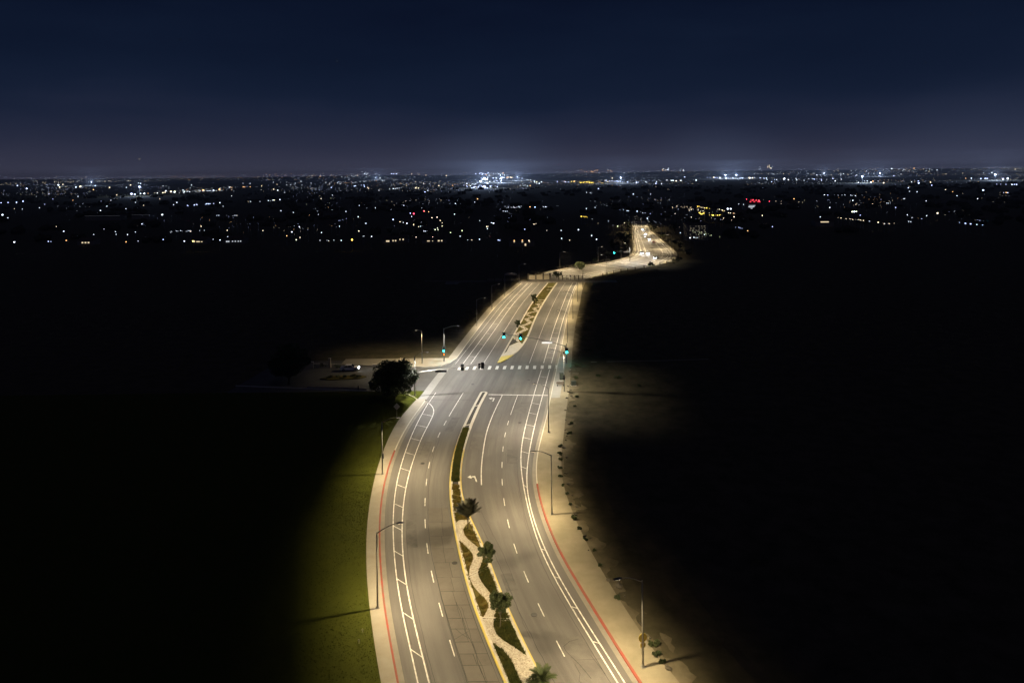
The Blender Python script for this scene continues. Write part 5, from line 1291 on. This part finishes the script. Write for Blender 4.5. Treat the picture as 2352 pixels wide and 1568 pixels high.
# two aircraft far off
def aircraft(x, y, z, s, label):
    r = empty("aircraft", (x, y, z), .6); tag(r, label, "aircraft")
    m = MB(); m.tube([(-18 * s, 0, 0), (-14 * s, 0, .6 * s), (12 * s, 0, 0), (18 * s, 0, -.6 * s)], [.4 * s, 1.9 * s, 1.9 * s, .5 * s], 8); m.build("fuselage", "sign_back", r)
    m = MB(); m.add([(3 * s, 0, -.5 * s), (-4 * s, 0, -.5 * s), (-9 * s, 17 * s, .6 * s), (-6 * s, 17 * s, .6 * s), (-9 * s, -17 * s, .6 * s), (-6 * s, -17 * s, .6 * s)], [(0, 3, 2, 1), (0, 1, 4, 5)]); m.build("wing", "sign_back", r)
    m = MB(); m.add([(-13 * s, 0, 1 * s), (-18 * s, 0, 1 * s), (-19 * s, 0, 7 * s), (-16 * s, 0, 7 * s)], [(0, 1, 2, 3)]); m.build("tail_fin", "sign_back", r)
    m = MB(); m.blob((0, -1.5 * s, -2.2 * s), (4.0 * s, 1.6 * s, 1.4 * s), 1, 0, 0); m.build("landing_light", "town_mid_2", r)
aircraft(-4190, 8000, 260, .8, "tiny aircraft light low in the sky at the left")
aircraft(-1955, 8000, 1338, .5, "tiny faint aircraft light high in the sky left of centre")

# ------------------------------------------------------------------ floodlights of the brightest far yards and stadiums; they light the air over them
def flood(x, y, n, power, col, label, spread=60):
    r = empty("floodlight_mast", (x, y, 0)); tag(r, label, "floodlight", "far floodlight masts")
    m = MB(); m.tube([(0, 0, 0), (0, 0, 24)], [.5, .3], 8); m.build("mast", "lamp_grey", r)
    m = MB(); m.box((0, 0, 25), (5, 1.2, 2.6)); hd = m.build("lamp_bank", "lamp_grey", r)
    for k in range(6): m = MB(); m.box((-1.8 + (k % 3) * 1.8, -.65, 24.4 + (k // 3) * 1.2), (1.3, .1, .9)); m.build("floodlight", "town_big_1", hd)
    L = bpy.data.lights.new("flood_light", 'POINT'); L.energy = power; L.color = col; L.shadow_soft_size = 4.0
    link(bpy.data.objects.new("flood_light", L), r).location = (0, -4, 27)
BLUE = (.50, .66, 1.0)
for (x, y, pw, lab) in ((-170, 4400, 5e6, "far stadium floodlight left of centre, left one of three"), (-60, 4000, 5e6, "far stadium floodlight left of centre, middle one of three"), (-110, 2500, 1.6e6, "floodlight over the bright yard below the stadium"), (40, 5200, 5e6, "far stadium floodlight left of centre, right one of three"),
                        (-985, 1880, 4e5, "floodlight over the lit yard in the left half"), (520, 3400, 2e6, "floodlight over the violet lit yard right of centre"), (1500, 5000, 4.5e6, "floodlight over the long blue yard, left of two"), (1640, 5200, 4.5e6, "floodlight over the long blue yard, right of two"),
                        (2080, 3060, 2.2e6, "floodlight over the bright yard at the far right"), (2900, 5600, 3.5e6, "floodlight on the right near the horizon"), (1360, 2760, 1.4e6, "floodlight over the yard in the right quarter"), (-2900, 4900, 2.5e6, "floodlight at the far left near the horizon"), (-1490, 7800, 5e6, "floodlight on the horizon in the left half"), (3600, 8200, 5e6, "floodlight on the horizon in the right half")):
    flood(x, y, 6, pw * .7, BLUE, lab)

# ------------------------------------------------------------------ the air
hz = MB(); hz.add([(-16000, -250, -1.3), (16000, -250, -1.3), (16000, 12600, -1.3), (-16000, 12600, -1.3), (-16000, -250, 130), (16000, -250, 130), (16000, 12600, 130), (-16000, 12600, 130)],
                  [(3, 2, 1, 0), (4, 5, 6, 7), (0, 1, 5, 4), (1, 2, 6, 5), (2, 3, 7, 6), (3, 0, 4, 7)])
hm = bpy.data.materials.new("haze"); hm.use_nodes = True; hn = hm.node_tree.nodes; hn.clear()
hv = hn.new("ShaderNodeVolumePrincipled"); ho = hn.new("ShaderNodeOutputMaterial")
hv.inputs["Color"].default_value = (0.84, 0.89, 1.0, 1); hv.inputs["Density"].default_value = 5e-5; hv.inputs["Anisotropy"].default_value = 0.2
hm.node_tree.links.new(hv.outputs[0], ho.inputs["Volume"]); MATS["haze"] = hm
tag(hz.build("haze", "haze"), kind="stuff")
